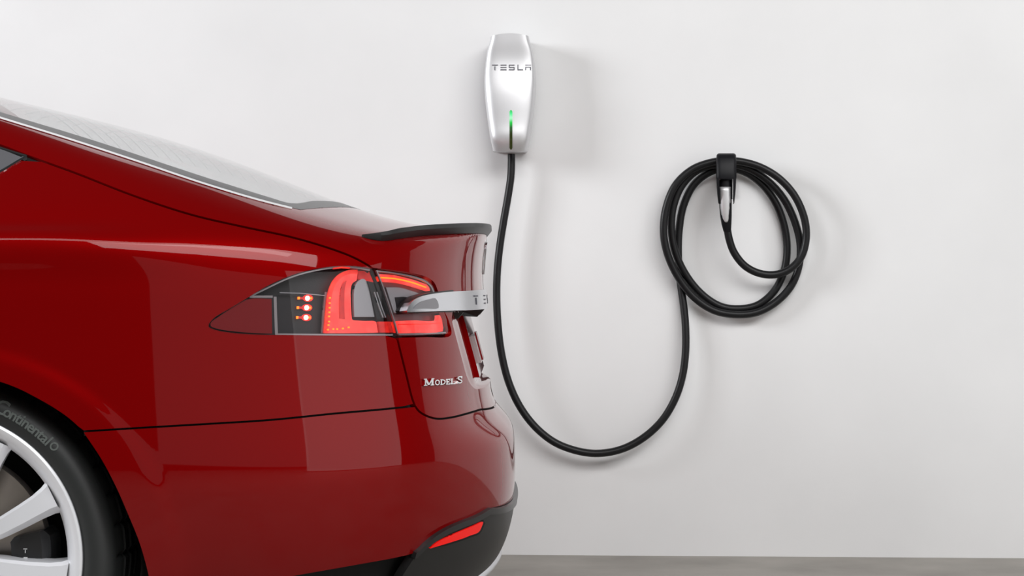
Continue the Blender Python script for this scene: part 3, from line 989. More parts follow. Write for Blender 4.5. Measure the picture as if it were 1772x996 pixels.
# letter strokes: lists of polygons in a unit cell (x 0..1, y 0..1 up)
def bar_(x0, x1, y0, y1): return [(x0, y0), (x1, y0), (x1, y1), (x0, y1)]
WIDE = {
    'T': [bar_(0, 1, .84, 1), bar_(.42, .58, 0, .72)],
    'E': [bar_(0, 1, .84, 1), bar_(0, 1, .42, .58), bar_(0, 1, 0, .16)],
    'S': [bar_(0, 1, .84, 1), bar_(0, .16, .50, .84), bar_(0, 1, .42, .58), bar_(.84, 1, .08, .5), bar_(0, 1, 0, .16)],
    'L': [bar_(0, .16, 0, 1), bar_(0, 1, 0, .16)],
    'A': [bar_(0, 1, .84, 1), bar_(0, .16, 0, .6), bar_(.84, 1, 0, .6), bar_(.0, 1, .44, .6)],
}
# lettering on the bar, spread about the centre
def solid_poly(name, pts3, nrm, thick, mat, parent):
    n = len(pts3)
    v = [np.array(p) + np.array(nrm) * thick for p in pts3] + [np.array(p) for p in pts3]
    f = [tuple(range(n)), tuple(range(n, 2 * n))[::-1]] + [(i, n + i, n + (i + 1) % n, (i + 1) % n) for i in range(n)]
    return v, f
def join_solids(name, sol, mat, parent):
    V, Fc = [], []
    for v, f in sol:
        b = len(V)
        V += list(v); Fc += [tuple(i + b for i in q) for q in f]
    o = mesh_obj(name, V, Fc, mat)
    bm = bmesh.new(); bm.from_mesh(o.data); bmesh.ops.recalc_face_normals(bm, faces=bm.faces); bm.to_mesh(o.data); bm.free()
    return local(o, parent) if parent else o
for i, ch in enumerate('TESLA'):
    sol = []
    wc = 0.34 - i * 0.17
    for poly in WIDE[ch]:
        pts = [rear_point(wc + 0.022 - 0.044 * x, 0.828 + 0.021 * y, 0.0072) for x, y in poly]
        sol.append(solid_poly('', pts, (1, 0, 0), 0.0015, 'logo_grey', car))
    join_solids('bar_letter', sol, 'logo_grey', car)
# licence lamps below the bar
for wc in (0.44, -0.44, 0.16, -0.16):
    c = rear_point(abs(wc), 0.812, 0.0)
    v = []
    for (dx, dw, dz) in ((0.0, -.022, 0), (0.0, .022, 0), (-.05, .03, 0), (-.05, -.03, 0), (-.012, -.014, -.014), (-.012, .014, -.014), (-.05, .03, -.012), (-.05, -.03, -.012)):
        v.append((c[0] + dx, YC - wc + dw, c[2] + dz))
    f = [(0, 1, 2, 3), (7, 6, 5, 4), (0, 4, 5, 1), (1, 5, 6, 2), (2, 6, 7, 3), (3, 7, 4, 0)]
    local(mesh_obj('plate_lamp', v, f, 'black_plastic'), car)

# licence pocket: sloped wall and a recessed floor
def pocket_floor_x(z): return -0.121 + (0.80 - z) * 0.27
rim_pts = [rear_point(w, z) for w, z in pocket_wz] + [rear_point(w, 0.822) for w in (0.50,)]
flo = []
for (w, z) in list(pocket_wz) + [(0.50, 0.822)]:
    w2 = w * 0.80; z2 = min(0.815, z + 0.012)
    flo.append((pocket_floor_x(z2), YC - w2, z2))
V, Fc = [], []
nR = len(rim_pts)
NS = 5
ring_rows = []
for k in range(NS + 1):
    t = k / NS
    e = t * t * (3 - 2 * t)
    row = []
    for a, b in zip(rim_pts, flo):
        a = np.array(a); b = np.array(b)
        p = a + (b - a) * t
        p[0] = a[0] + (b[0] - a[0]) * e
        row.append(p)
    ring_rows.append(row)
for s in (1, -1):
    base = len(V)
    for row in ring_rows:
        for p in row:
            V.append((p[0], YC + s * (p[1] - YC), p[2]))
    for k in range(NS):
        for i in range(nR - 1):
            q = (base + k * nR + i, base + k * nR + i + 1, base + (k + 1) * nR + i + 1, base + (k + 1) * nR + i)
            Fc.append(q if s == 1 else q[::-1])
    b2 = len(V)
    for i in range(nR):
        p = ring_rows[-1][i]
        V.append((pocket_floor_x(p[2]), YC, p[2]))
    for i in range(nR - 1):
        q = (base + NS * nR + i, base + NS * nR + i + 1, b2 + i + 1, b2 + i)
        Fc.append(q if s == 1 else q[::-1])
o = mesh_obj('plate_pocket', V, Fc, 'red_paint', None, True, 60)
bm = bmesh.new(); bm.from_mesh(o.data); bmesh.ops.remove_doubles(bm, verts=bm.verts, dist=1e-5); bmesh.ops.recalc_face_normals(bm, faces=bm.faces)
if sum(f.normal.x for f in bm.faces) < 0: bmesh.ops.reverse_faces(bm, faces=bm.faces)
bm.to_mesh(o.data); bm.free()
local(o, car)
def leaning_box(name, w0, w1, z0, z1, d0, d1, mat, par=car):
    v = []
    for d in (d0, d1):
        for w, z in ((w0, z0), (w1, z0), (w1, z1), (w0, z1)):
            v.append((pocket_floor_x(z) + d, YC - w, z))
    f = [(0, 1, 2, 3), (7, 6, 5, 4), (0, 4, 5, 1), (1, 5, 6, 2), (2, 6, 7, 3), (3, 7, 4, 0)]
    o = mesh_obj(name, v, f, mat)
    bm = bmesh.new(); bm.from_mesh(o.data); bmesh.ops.recalc_face_normals(bm, faces=bm.faces); bm.to_mesh(o.data); bm.free()
    return local(o, par)
leaning_box('plate_mount', -0.31, 0.31, 0.664, 0.803, 0.0, 0.012, 'red_paint')
leaning_box('plate_bracket', -0.14, 0.14, 0.690, 0.752, 0.012, 0.020, 'plate_mount')
leaning_box('plate_rail', -0.06, 0.06, 0.694, 0.760, 0.020, 0.024, 'reflector_red')

# emblem on the tailgate: a T with a curved crossbar
em = []
def em_pt(dw, z, off): return rear_point(abs(dw), z, off) * np.array([1, 1 if dw >= 0 else 1, 1]) if dw >= 0 else (lambda p: np.array([p[0], 2 * YC - p[1], p[2]]))(rear_point(-dw, z, off))
for poly in ([(-.036, .968), (-.018, .973), (0, .975), (.018, .973), (.036, .968), (.031, .958), (.016, .962), (0, .963), (-.016, .962), (-.031, .958)],
             [(-.009, .959), (.009, .959), (.003, .898), (-.003, .898)]):
    pts = [em_pt(a, zz, 0.0005) for a, zz in poly]
    em.append(solid_poly('', pts, (1, 0, 0), 0.0035, '', car))
join_solids('emblem', em, 'satin_chrome', car)

# badge letters in a slab-serif cut, pixel strokes on the tailgate skin
def stroke(x0, y0, x1, y1, w):
    d = np.array([x1 - x0, y1 - y0], float); d /= np.linalg.norm(d); n = np.array([-d[1], d[0]]) * w / 2
    a, b = np.array([x0, y0]), np.array([x1, y1])
    return [tuple(a + n), tuple(b + n), tuple(b - n), tuple(a - n)]
def arc(cx, cy, rx, ry, a0, a1, w, n=7):
    out = []
    t = np.radians(np.linspace(a0, a1, n + 1))
    for i in range(n):
        out.append([(cx + (rx) * math.cos(t[i]), cy + ry * math.sin(t[i])), (cx + rx * math.cos(t[i + 1]), cy + ry * math.sin(t[i + 1])),
                    (cx + (rx - w) * math.cos(t[i + 1]), cy + (ry - w) * math.sin(t[i + 1])), (cx + (rx - w) * math.cos(t[i]), cy + (ry - w) * math.sin(t[i]))])
    return out
LET = {
    'M': [stroke(.16, 0, .16, 1, .13), stroke(.84, 0, .84, 1, .2), stroke(.14, 1, .5, .1, .2), stroke(.5, .1, .86, 1, .12), bar_(0, .34, 0, .12), bar_(.66, 1.02, 0, .12), bar_(0, .25, .88, 1), bar_(.76, 1.02, .88, 1)],
    'O': arc(.5, .5, .5, .52, 0, 360, .2, 14),
    'D': [stroke(.2, 0, .2, 1, .22), bar_(0, .3, 0, .13), bar_(0, .3, .87, 1)] + arc(.3, .5, .66, .5, -90, 90, .18, 8),
    'E': [stroke(.22, 0, .22, 1, .24), bar_(0, .95, 0, .16), bar_(0, .92, .84, 1), bar_(.2, .72, .44, .58), bar_(.82, .95, 0, .32), bar_(.8, .92, .7, 1)],
    'L': [stroke(.24, 0, .24, 1, .24), bar_(0, .95, 0, .16), bar_(0, .48, .87, 1), bar_(.82, .95, 0, .36)],
    'S': arc(.5, .74, .40, .27, 10, 270, .17, 8) + arc(.5, .27, .44, .28, -180, 90, .17, 8) + [bar_(.76, .92, .68, 1), bar_(.06, .2, 0, .34)],
}
spots = [('M', 731, 667.5, 17.5, 12.2), ('O', 750, 666.6, 8.6, 9.4), ('D', 759.2, 666, 9.4, 9.6), ('E', 769, 665.4, 7.6, 9.6), ('L', 777, 664.8, 8.6, 9.8), ('S', 787.6, 663.6, 10.2, 12.6)]
for ch, x, y, w, h in spots:
    sol = []
    for poly in LET[ch]:
        pp = np.array([(x + w * a, y - h * b - 0.06 * w * a) for a, b in poly])
        P3 = PX.lift(pp, 0.0005)
        N3 = body_N(P3).mean(0)
        sol.append(solid_poly('', P3, N3, 0.004, 'chrome', car))
    join_solids('badge_letter', sol, 'chrome', car)

# spoiler along the edge of the boot lid
sp_bot_px = pxl([(626, 409.5), (640, 413.5), (664, 416.5), (690, 413), (724, 408.5), (760, 406), (790, 404.3), (815, 403.5)], 5)
sb = PX.lift(sp_bot_px)
we, ze = YC - sb[-1][1], sb[-1][2]
cont = np.array([rear_point(we * (1 - t), ze + (0.992 - ze) * (1 - (1 - t) ** 1.8)) for t in np.linspace(0, 1, 12)[1:]])
base = np.concatenate([sb, cont])
nb = len(base)
arc_l = np.concatenate([[0], np.cumsum(np.linalg.norm(np.diff(base, axis=0), axis=1))])
T = np.gradient(base, axis=0); T /= np.linalg.norm(T, axis=1)[:, None]
rows = []
for i in range(nb):
    s = arc_l[i]
    k = min(1.0, s / 0.085); k = k * (2 - k); k = 0.03 + 0.97 * k
    k2 = min(1.0, s / 0.35)
    out = np.cross(T[i], (0, 0, 1.0)); out[2] = 0; out /= np.linalg.norm(out)
    p = base[i]
    inn = p - out * (0.006 + 0.024 * k + 0.050 * k2)
    zi = top_point(inn[0], YC - inn[1])[2] if inn[1] <= YC else p[2]
    p_in = np.array([inn[0], inn[1], zi - 0.001])
    mid = p - out * (0.012 * k + 0.018 * k2); mid[2] = max(top_point(mid[0], YC - mid[1])[2], p[2]) + 0.009 * k
    tip = p + out * (0.012 * k); tip[2] = p[2] + 0.004 + 0.019 * k
    tip2 = p + out * (0.0125 * k); tip2[2] = p[2] + 0.002 + 0.012 * k
    bot = p + out * 0.0012
    inb = p - out * 0.010
    rows.append([p_in, mid, tip, tip2, bot, inb])
V, Fc = [], []
k = 6
allrows = rows + [[np.array([q[0], 2 * YC - q[1], q[2]]) for q in r] for r in rows[:-1][::-1]]
for r in allrows: V += r
for i in range(len(allrows) - 1):
    for j in range(k):
        Fc.append((i * k + j, i * k + (j + 1) % k, (i + 1) * k + (j + 1) % k, (i + 1) * k + j))
Fc.append(tuple(range(k))); Fc.append(tuple((len(allrows) - 1) * k + j for j in range(k))[::-1])
o = mesh_obj('spoiler', V, Fc, 'carbon_black', None, True, 38)
bm = bmesh.new(); bm.from_mesh(o.data); bmesh.ops.recalc_face_normals(bm, faces=bm.faces); bm.to_mesh(o.data); bm.free()
local(o, car)

# front body: bonnet, wings and nose ahead of the frame
nose = TurnDom(-3.3)
class NoseDom(TurnDom):
    def lift(s, uv, off=0.0):
        uv = np.asarray(uv, float); th = uv[:, 0] / 0.7
        O = np.stack([np.full(len(uv), s.cx), np.full(len(uv), YC), uv[:, 1]], 1)
        D = np.stack([-np.cos(th), -np.sin(th), np.zeros(len(uv))], 1)
        return march(O, D, 0.02, 2.2, 150, off, True)[0]
    def inv(s, P):
        return np.stack([np.arctan2(YC - P[:, 1], -(P[:, 0] - s.cx)) * 0.7, P[:, 2]], 1)
NOSE = NoseDom(-3.3)
fx = WHEEL[0] - 2.96
arch_f = [SIDE.lift(np.array([(fx + 0.385 * math.cos(a), 0.345 + 0.385 * math.sin(a))]))[0] for a in np.linspace(0.1, PI - 0.1, 20)]
af = NOSE.inv(np.array(arch_f))
wing_top = NOSE.inv(SIDE.lift(np.array([(-3.804, 0.87), (-3.9, 0.86), (-4.2, 0.84), (-4.5, 0.80)])))
nose_poly = np.concatenate([wing_top, [(0.35, 0.70), (0.0, 0.66)], [(0, 0.22), (0.45, 0.22)], af[::-1], NOSE.inv(SIDE.lift(np.array([(-3.804, 0.70)])))])
panel('front_bumper', nose_poly, NOSE, 'red_paint', car, join=True, spacing=0.05)
def cross_poly(xs, w):
    return [ROOF.inv(np.array([top_point(x, w)]))[0] for x in xs]
hood = np.array([ROOF.inv(np.array([top_point(-3.62, 0)]))[0]] + cross_poly([-3.62], 0.5) + cross_poly([-3.70], 0.74) + cross_poly([-4.2, -4.5], 0.70) + cross_poly([-4.70], 0.45) + [ROOF.inv(np.array([top_point(-4.80, 0)]))[0]])
hood[[0, -1], 1] = 0
panel('bonnet', hood, ROOF, 'red_paint', car, join=True, spacing=0.06)
ws = np.array([ROOF.inv(np.array([top_point(-2.76, 0)]))[0]] + cross_poly([-2.76], 0.25) + cross_poly([-2.80], 0.50) + cross_poly([-3.2], 0.62) + cross_poly([-3.58], 0.68) + [ROOF.inv(np.array([top_point(-3.60, 0)]))[0]])
ws[[0, -1], 1] = 0
panel('windscreen', ws, ROOF, 'tinted_glass', car, join=True, spacing=0.06, thick=0.004)

# floor pan and inner shell
v, f = box_mesh(-4.5, -0.25, YC - 0.62, YC + 0.62, 0.16, 0.22)
local(mesh_obj('floor_pan', v, f, 'liner_black'), car)
v, f = box_mesh(-1.55, -0.30, YC - 0.56, YC + 0.56, 0.22, 0.66)
local(bevel_obj(mesh_obj('boot_floor', v, f, 'liner_black'), 0.04), car)
v, f = box_mesh(-1.95, -1.72, YC - 0.62, YC + 0.62, 0.30, 1.02)
local(bevel_obj(mesh_obj('rear_seat', v, f, 'seat_dark'), 0.06), car)

# ---- wheels
def make_wheel(cx, side, near_front):
    """side = 1 near, -1 far"""
    c = np.array([cx, 0, WHEEL[2]])
    y0 = WHEEL[1]
    def Y(y): return y0 + y
    made = []
    R = 0.352 - 0.0
    prof = [(.272, .020), (.279, .010), (.283, -.002), (.292, -.008), (.304, -.012), (.318, -.009), (.328, -.001), (.336, .011), (.3405, .020), (.3405, .024), (.345, .034), (.3490, .052), (.3420, .056), (.3420, .062), (.3500, .066), (.3515, .090), (.344, .094), (.344, .104), (.352, .108), (.352, .140), (.344, .144), (.344, .154), (.3515, .158), (.3495, .190), (.343, .212), (.325, .236), (.29, .240), (.272, .226)]
    def rf(r, y, s, i):
        if 9 <= i <= 24 and s % 7 == 0 and r > .3425: return r - 0.007
        return r
    tire = lathe('tire', prof, (cx, y0, WHEEL[2]), 'tire_rubber', car, 252, rf)
    made.append(tire)
    rimp = [(.279, .012), (.2825, .002), (.281, -.004), (.277, -.006), (.270, -.004), (.262, .002), (.254, .010), (.2485, .016), (.246, .026), (.242, .06), (.236, .10), (.228, .16), (.232, .215), (.27, .225)]
    rim = lathe('rim', rimp, (cx, y0, WHEEL[2]), 'silver_rim', car, 160)
    made.append(rim)
    # ten blades
    sv, sf = [], []
    stations = [(.060, 22.5, 13.0, .030), (.100, 23.5, 10.2, .022), (.140, 24.7, 8.4, .014), (.180, 25.6, 7.2, .009), (.215, 26.4, 6.6, .007), (.238, 27.0, 6.8, .007), (.252, 27.3, 7.6, .009)]
    for (r, mid, hw, y) in stations:
        up, lo_ = math.radians(mid + hw), math.radians(mid - hw)
        ridge = math.radians(mid - hw * 0.55)
        for a, yy in ((up + 0.01, y + .050), (up, y + .008), (math.radians(mid + hw * .75), y + .001), (ridge, y - .004), (lo_, y + .014), (lo_ + .02, y + .050)):
            sv.append((r * math.cos(a), yy, r * math.sin(a)))
    kk = 6
    for i in range(len(stations) - 1):
        for j in range(kk - 1):
            sf.append((i * kk + j, (i + 1) * kk + j, (i + 1) * kk + j + 1, i * kk + j + 1))
        sf.append((i * kk + kk - 1, (i + 1) * kk + kk - 1, (i + 1) * kk, i * kk))
    sme = bpy.data.meshes.new('spoke')
    sme.from_pydata(sv, [], sf)
    bm = bmesh.new(); bm.from_mesh(sme); bmesh.ops.recalc_face_normals(bm, faces=bm.faces); bm.to_mesh(sme); bm.free()
    sme.polygons.foreach_set('use_smooth', [True] * len(sme.polygons))
    sme.set_sharp_from_angle(angle=math.radians(28))
    sme.materials.append(MATS['silver_rim'])
    for q in range(10):
        so = bpy.data.objects.new('spoke', sme)
        COL.objects.link(so)
        so.parent = rim
        so.location = (cx, y0, WHEEL[2])
        so.rotation_euler = (0, -2 * PI * q / 10, 0)
    hub = lathe('hub', [(0.0, .012), (.030, .012), (.034, .016), (.036, .024), (.066, .022), (.072, .028), (.074, .06)], (cx, y0, WHEEL[2]), 'silver_rim', car, 48)
    hub.parent = rim; hub.matrix_parent_inverse = Matrix.Identity(4)
    disc = lathe('brake_disc', [(.060, .085), (.085, .085), (.088, .095), (.1895, .095), (.191, .099), (.191, .125), (.1, .125)], (cx, y0, WHEEL[2]), 'disc_steel', car, 96)
    made.append(disc)
    drum = lathe('wheel_back', [(.02, .20), (.23, .20), (.24, .16)], (cx, y0, WHEEL[2]), 'liner_black', car, 48)
    made.append(drum)
    # caliper: curved block at the rear of the disc
    cv, cf = [], []
    for i, a in enumerate(np.radians(np.linspace(-24, 13.5, 11))):
        e = 0.010 if i in (0, 10) else 0
        for r, y in ((.128 + e, .062), (.150, .052), (.190, .052), (.205 - e, .064), (.207 - e, .135), (.128 + e, .135)):
            cv.append((cx + r * math.cos(a), y0 + y, WHEEL[2] + r * math.sin(a)))
    for i in range(10):
        for j in range(6):
            cf.append((i * 6 + j, i * 6 + (j + 1) % 6, (i + 1) * 6 + (j + 1) % 6, (i + 1) * 6 + j))
    cf.append(tuple(range(6))); cf.append(tuple(60 + j for j in range(6))[::-1])
    cal = mesh_obj('brake_caliper', cv, cf, 'satin_black', None, True, 30)
    bm = bmesh.new(); bm.from_mesh(cal.data); bmesh.ops.recalc_face_normals(bm, faces=bm.faces); bm.to_mesh(cal.data); bm.free()
    local(cal, car)
    made.append(cal)
    return made, rim, tire, cal
made, rim, tire, cal = make_wheel(WHEEL[0], 1, False)

def copy_far(objs, dx, mirror):
    for o in objs:
        c = o.copy(); COL.objects.link(c)
        kids = [k for k in o.children]
        if mirror:
            c.matrix_parent_inverse = Matrix.Identity(4)
            c.location = (dx + 1.1, 0, 0)
            c.scale = (1, -1, 1)
            c.location = (dx, 0, 0)
            # mesh holds world coordinates: reflect about the centre plane
            c.matrix_parent_inverse = Matrix.Translation((1.1, -YC, 0))
            c.location = (dx, 2 * YC, 0)
        else:
            c.location = (dx, 0, 0)
        for k in kids:
            kc = k.copy(); COL.objects.link(kc); kc.parent = c
copy_far(made, 0.0, True)
copy_far(made, -2.96, False)
copy_far(made, -2.96, True)

# caliper lettering, reading down the caliper
def flat_letter(ch, cx_, cz_, w, h, y, mat, name, parent, rot=0.0, thick=0.001):
    sol = []
    ca, sa = math.cos(rot), math.sin(rot)
    for poly in WIDE[ch]:
        pts = []
        for a, b in poly:
            u, v_ = (a - .5) * w, (b - .5) * h
            pts.append((cx_ + u * ca - v_ * sa, y, cz_ + u * sa + v_ * ca))
        sol.append(solid_poly('', pts, (0, -1, 0), thick, mat, None))
    o = join_solids(name, sol, mat, None)
    o.parent = parent
    o.matrix_parent_inverse = Matrix.Identity(4)
    return o
for i, ch in enumerate('TESLA'):
    z = 0.865 - (952 - 498) / 893.0 - i * 0.0165
    flat_letter(ch, (44.5 - 886) / 893.0 + 0.0005 * i, z, 0.0072, 0.0085, WHEEL[1] + 0.0515, 'mark_white', 'caliper_letter', cal, 0.0)

# tyre maker's name on the sidewall, letter by letter along the arc
def glyph(ch, size):
    cu = bpy.data.curves.new('glyph', 'FONT')
    cu.body = ch; cu.size = size; cu.align_x = 'CENTER'; cu.extrude = 0.0008; cu.offset = 0.0006
    cu.resolution_u = 3
    ob = bpy.data.objects.new('glyph', cu); COL.objects.link(ob)
    dg = bpy.context.evaluated_depsgraph_get()
    me = bpy.data.meshes.new_from_object(ob.evaluated_get(dg))
    bm = bmesh.new(); bm.from_mesh(me)
    bmesh.ops.triangulate(bm, faces=bm.faces)
    for _ in range(3):
        lng = [e for e in bm.edges if e.calc_length() > 0.004]
        if lng: bmesh.ops.subdivide_edges(bm, edges=lng, cuts=1, use_grid_fill=True)
        bmesh.ops.triangulate(bm, faces=bm.faces)
    bm.to_mesh(me); bm.free()
    v = [tuple(x.co) for x in me.vertices]; f = [tuple(p.vertices) for p in me.polygons]
    COL.objects.unlink(ob); bpy.data.objects.remove(ob); bpy.data.curves.remove(cu); bpy.data.meshes.remove(me)
    return v, f
def sidewall_y(r):
    prof = [(.283, -.002), (.292, -.008), (.304, -.012), (.318, -.009), (.328, -.001)]
    return np.interp(r, [p[0] for p in prof], [p[1] for p in prof])
name_w = [('C', 1.25), ('o', .9), ('n', .9), ('t', .62), ('i', .42), ('n', .9), ('e', .85), ('n', .9), ('t', .62), ('a', .85), ('l', .42)]
ang = 67.5
tot = sum(w for _, w in name_w)
for ch, w in name_w:
    a_mid = math.radians(ang - 22.5 * w / tot / 2)
    ang -= 22.5 * w / tot
    v, f = glyph(ch, 0.037 if ch == 'C' else 0.029)
    r0 = 0.3135
    out = []
    rt = a_mid - PI / 2
    for x, y, z in v:
        # local x along the arc (clockwise), y outwards
        r = r0 - 0.0105 + y
        a = a_mid - x / r0
        out.append((WHEEL[0] + r * math.cos(a), WHEEL[1] + sidewall_y(r) - 0.0002 - z, WHEEL[2] + r * math.sin(a)))
    o = mesh_obj('sidewall_letter', out, f, 'tire_lettering')
    o.parent = tire; o.matrix_parent_inverse = Matrix.Identity(4)
# round mark after the name
a0 = math.radians(43.0)
v, f = [], []
for k in range(24):
    t = 2 * PI * k / 24
    for rr in (0.0080, 0.0050):
        x, y = rr * math.cos(t), rr * math.sin(t)
        r = 0.3135 + y; a = a0 - x / .3135
        v.append((WHEEL[0] + r * math.cos(a), WHEEL[1] + sidewall_y(r) - 0.0012, WHEEL[2] + r * math.sin(a)))
for k in range(24):
    f.append((2 * k, 2 * k + 1, 2 * ((k + 1) % 24) + 1, 2 * ((k + 1) % 24)))
o = mesh_obj('sidewall_mark', v, f, 'tire_lettering')
o.parent = tire; o.matrix_parent_inverse = Matrix.Identity(4)

# wheel housings
for cx, s in ((WHEEL[0], 1), (WHEEL[0], -1), (fx, 1), (fx, -1)):
    V, Fc = [], []
    n = 33
    for i, a in enumerate(np.linspace(-0.25, PI + 0.25, n)):
        for w in (0.925, 0.58):
            V.append((cx + 0.392 * math.cos(a), YC - s * w, 0.345 + 0.392 * math.sin(a)))
    for i in range(n - 1):
        Fc.append((2 * i, 2 * i + 1, 2 * i + 3, 2 * i + 2))
    Fc.append(tuple(2 * i + 1 for i in range(n)))
    local(mesh_obj('wheel_housing', V, Fc, 'liner_black', None, True, 40), car)

# ------------------------------------------------------------------ wall charger
def wall_s(px): 
    p = wall_point(px, CY); return float(np.dot(p - W0, WT))
PXM = F_PX / (WALL_D)           # pixels per metre at the wall
def zz(py): return CAM_H + (CY - py) / PXM
ch_s = wall_s(885.0) ; 
ch_z0, ch_z1 = zz(267.5), zz(67.0)
charger = thing('wall_charger', tuple(wl(ch_s, ch_z0, 0)), 'silver shield-shaped wall charger with a green light bar, above the hanging cable', 'charger')
H = ch_z1 - ch_z0
half_w = cubic_table([(0, .0540), (0.03, .0560), (0.12, .0620), (0.25, .0695), (0.40, .0765), (0.55, .0808), (0.68, .0800), (0.80, .0755), (0.90, .0690), (0.965, .0625), (1.0, .0600)], 0, 1.0)
front_d = cubic_table([(0, .120), (0.06, .136), (0.2, .1405), (0.4, .1365), (0.58, .131), (0.70, .127), (0.78, .1250), (0.90, .1265), (1.0, .1275)], 0, 1.0)
def charger_shell(name, inset, d_back, scale_d, mat, nt=60, nu=72, crown=True):
    V, Fc = [], []
    ts = np.linspace(0, 1, nt)
    for t in ts:
        hw = tab(half_w, t) - inset
        D = tab(front_d, t) * scale_d
        for k in range(nu + 1):
            u = -1 + 2 * k / nu
            uu = math.copysign(1 - (1 - abs(u)) ** 1.5, u) if False else math.sin(u * PI / 2)
            bulge = (1 - abs(uu) ** 6.0) ** 0.5 if abs(uu) < 1 else 0
            ridge = 0.006 * (1 - uu * uu) * (1 - sstep(0.45, 0.75, np.array([t]))[0])
            d = d_back + (D - d_back) * (0.78 + 0.22 * bulge) if 0 < k < nu else d_back
            d += ridge if 0 < k < nu else 0
            # crown at top, slight curve at bottom
            z = ch_z0 + inset + (H - 2 * inset) * t
            z -= (0.0075 * uu * uu) * sstep(0.80, 1.0, np.array([t]))[0]
            z += (0.004 * uu * uu) * (1 - sstep(0.0, 0.15, np.array([t]))[0])
            V.append(wl(ch_s + hw * uu, z, d))
    n1 = nu + 1
    for i in range(nt - 1):
        for k in range(nu):
            Fc.append((i * n1 + k, i * n1 + k + 1, (i + 1) * n1 + k + 1, (i + 1) * n1 + k))
    # bottom, top and back
    def capface(row):
        c = len(V); z = V[row * n1][2]
        ids = [row * n1 + k for k in range(n1)]
        return ids
    Fc.append(tuple(capface(0))); Fc.append(tuple(capface(nt - 1))[::-1])
    Fc.append(tuple([i * n1 for i in range(nt)] + [i * n1 + nu for i in range(nt)][::-1]))
    o = mesh_obj(name, V, Fc, mat, None, True, 50)
    bm = bmesh.new(); bm.from_mesh(o.data); bmesh.ops.recalc_face_normals(bm, faces=bm.faces); bm.to_mesh(o.data); bm.free()
    return local(o, charger)
charger_shell('cover', 0.0, 0.040, 1.0, 'brushed_silver')
charger_shell('back_housing', 0.004, 0.001, 0.55, 'grey_housing', 24, 16)
def charger_front(s, z):
    t = min(1, max(0, (z - ch_z0) / H))
    D = tab(front_d, t)
    hw = tab(half_w, t)
    uu = min(0.999, abs(s) / hw)
    d = 0.040 + (D - 0.040) * (0.78 + 0.22 * (1 - uu ** 6) ** 0.5) + 0.006 * (1 - uu * uu) * (1 - sstep(0.45, 0.75, np.array([t]))[0])
    return d
# points seen at pixel on the cover front
def charger_px(px, py, lift=0.0):
    s, z = 0, 0
    o = np.array([0, 0, CAM_H]); d = np.array([(px - CX) / F_PX, 1.0, -(py - CY) / F_PX])
    off = 0.1
    for _ in range(12):
        t = np.dot(W0 + WN * off - o, WN) / np.dot(d, WN)
        p = o + d * t
        s = np.dot(p - W0, WT) - ch_s
        off = charger_front(s, p[2]) + lift
    return p
# light bar
top3 = charger_px(884.2, 190); bot3 = charger_px(884.2, 259)
BAR_Z0, BAR_Z1 = float(bot3[2] - ch_z0), float(top3[2] - ch_z0)
green_bar()
V, Fc = [], []
nb_ = 24
for i in range(nb_ + 1):
    t = i / nb_
    y = 190.0 + (259.0 - 190.0) * t
    hw = 2.5 * min(1, math.sqrt(max(0.05, 1 - max(0, (0.04 - t) / 0.04, (t - 0.96) / 0.04) ** 2)))
    for x, l in ((-hw, -0.004), (-hw, .0010), (hw, .0010), (hw, -0.004)):
        V.append(charger_px(884.2 + x, y, l))
for i in range(nb_):
    for j in range(3):
        Fc.append((i * 4 + j, i * 4 + j + 1, (i + 1) * 4 + j + 1, (i + 1) * 4 + j))
Fc.append((0, 1, 2, 3)); Fc.append(tuple(nb_ * 4 + j for j in range(4))[::-1])
V = [np.array(p) - np.array(charger.location) for p in V]
o = mesh_obj('light_bar', V, Fc, 'green_light', charger)
o['label'] = 'lit green strip fading to dark'
# lettering on the cover
lx = [(851.5, 861.5), (866, 876.5), (880.5, 890.5), (895.5, 905), (909, 919)]
for (x0, x1), ch in zip(lx, 'TESLA'):
    sol = []
    for poly in WIDE[ch]:
        pts = [charger_px(x0 + (x1 - x0) * a, 121.3 - 9.6 * b, 0.0010) for a, b in poly]
        sol.append(solid_poly('', pts, WN, 0.0008, 'logo_grey', None))
    join_solids('cover_letter', sol, 'logo_grey', charger)

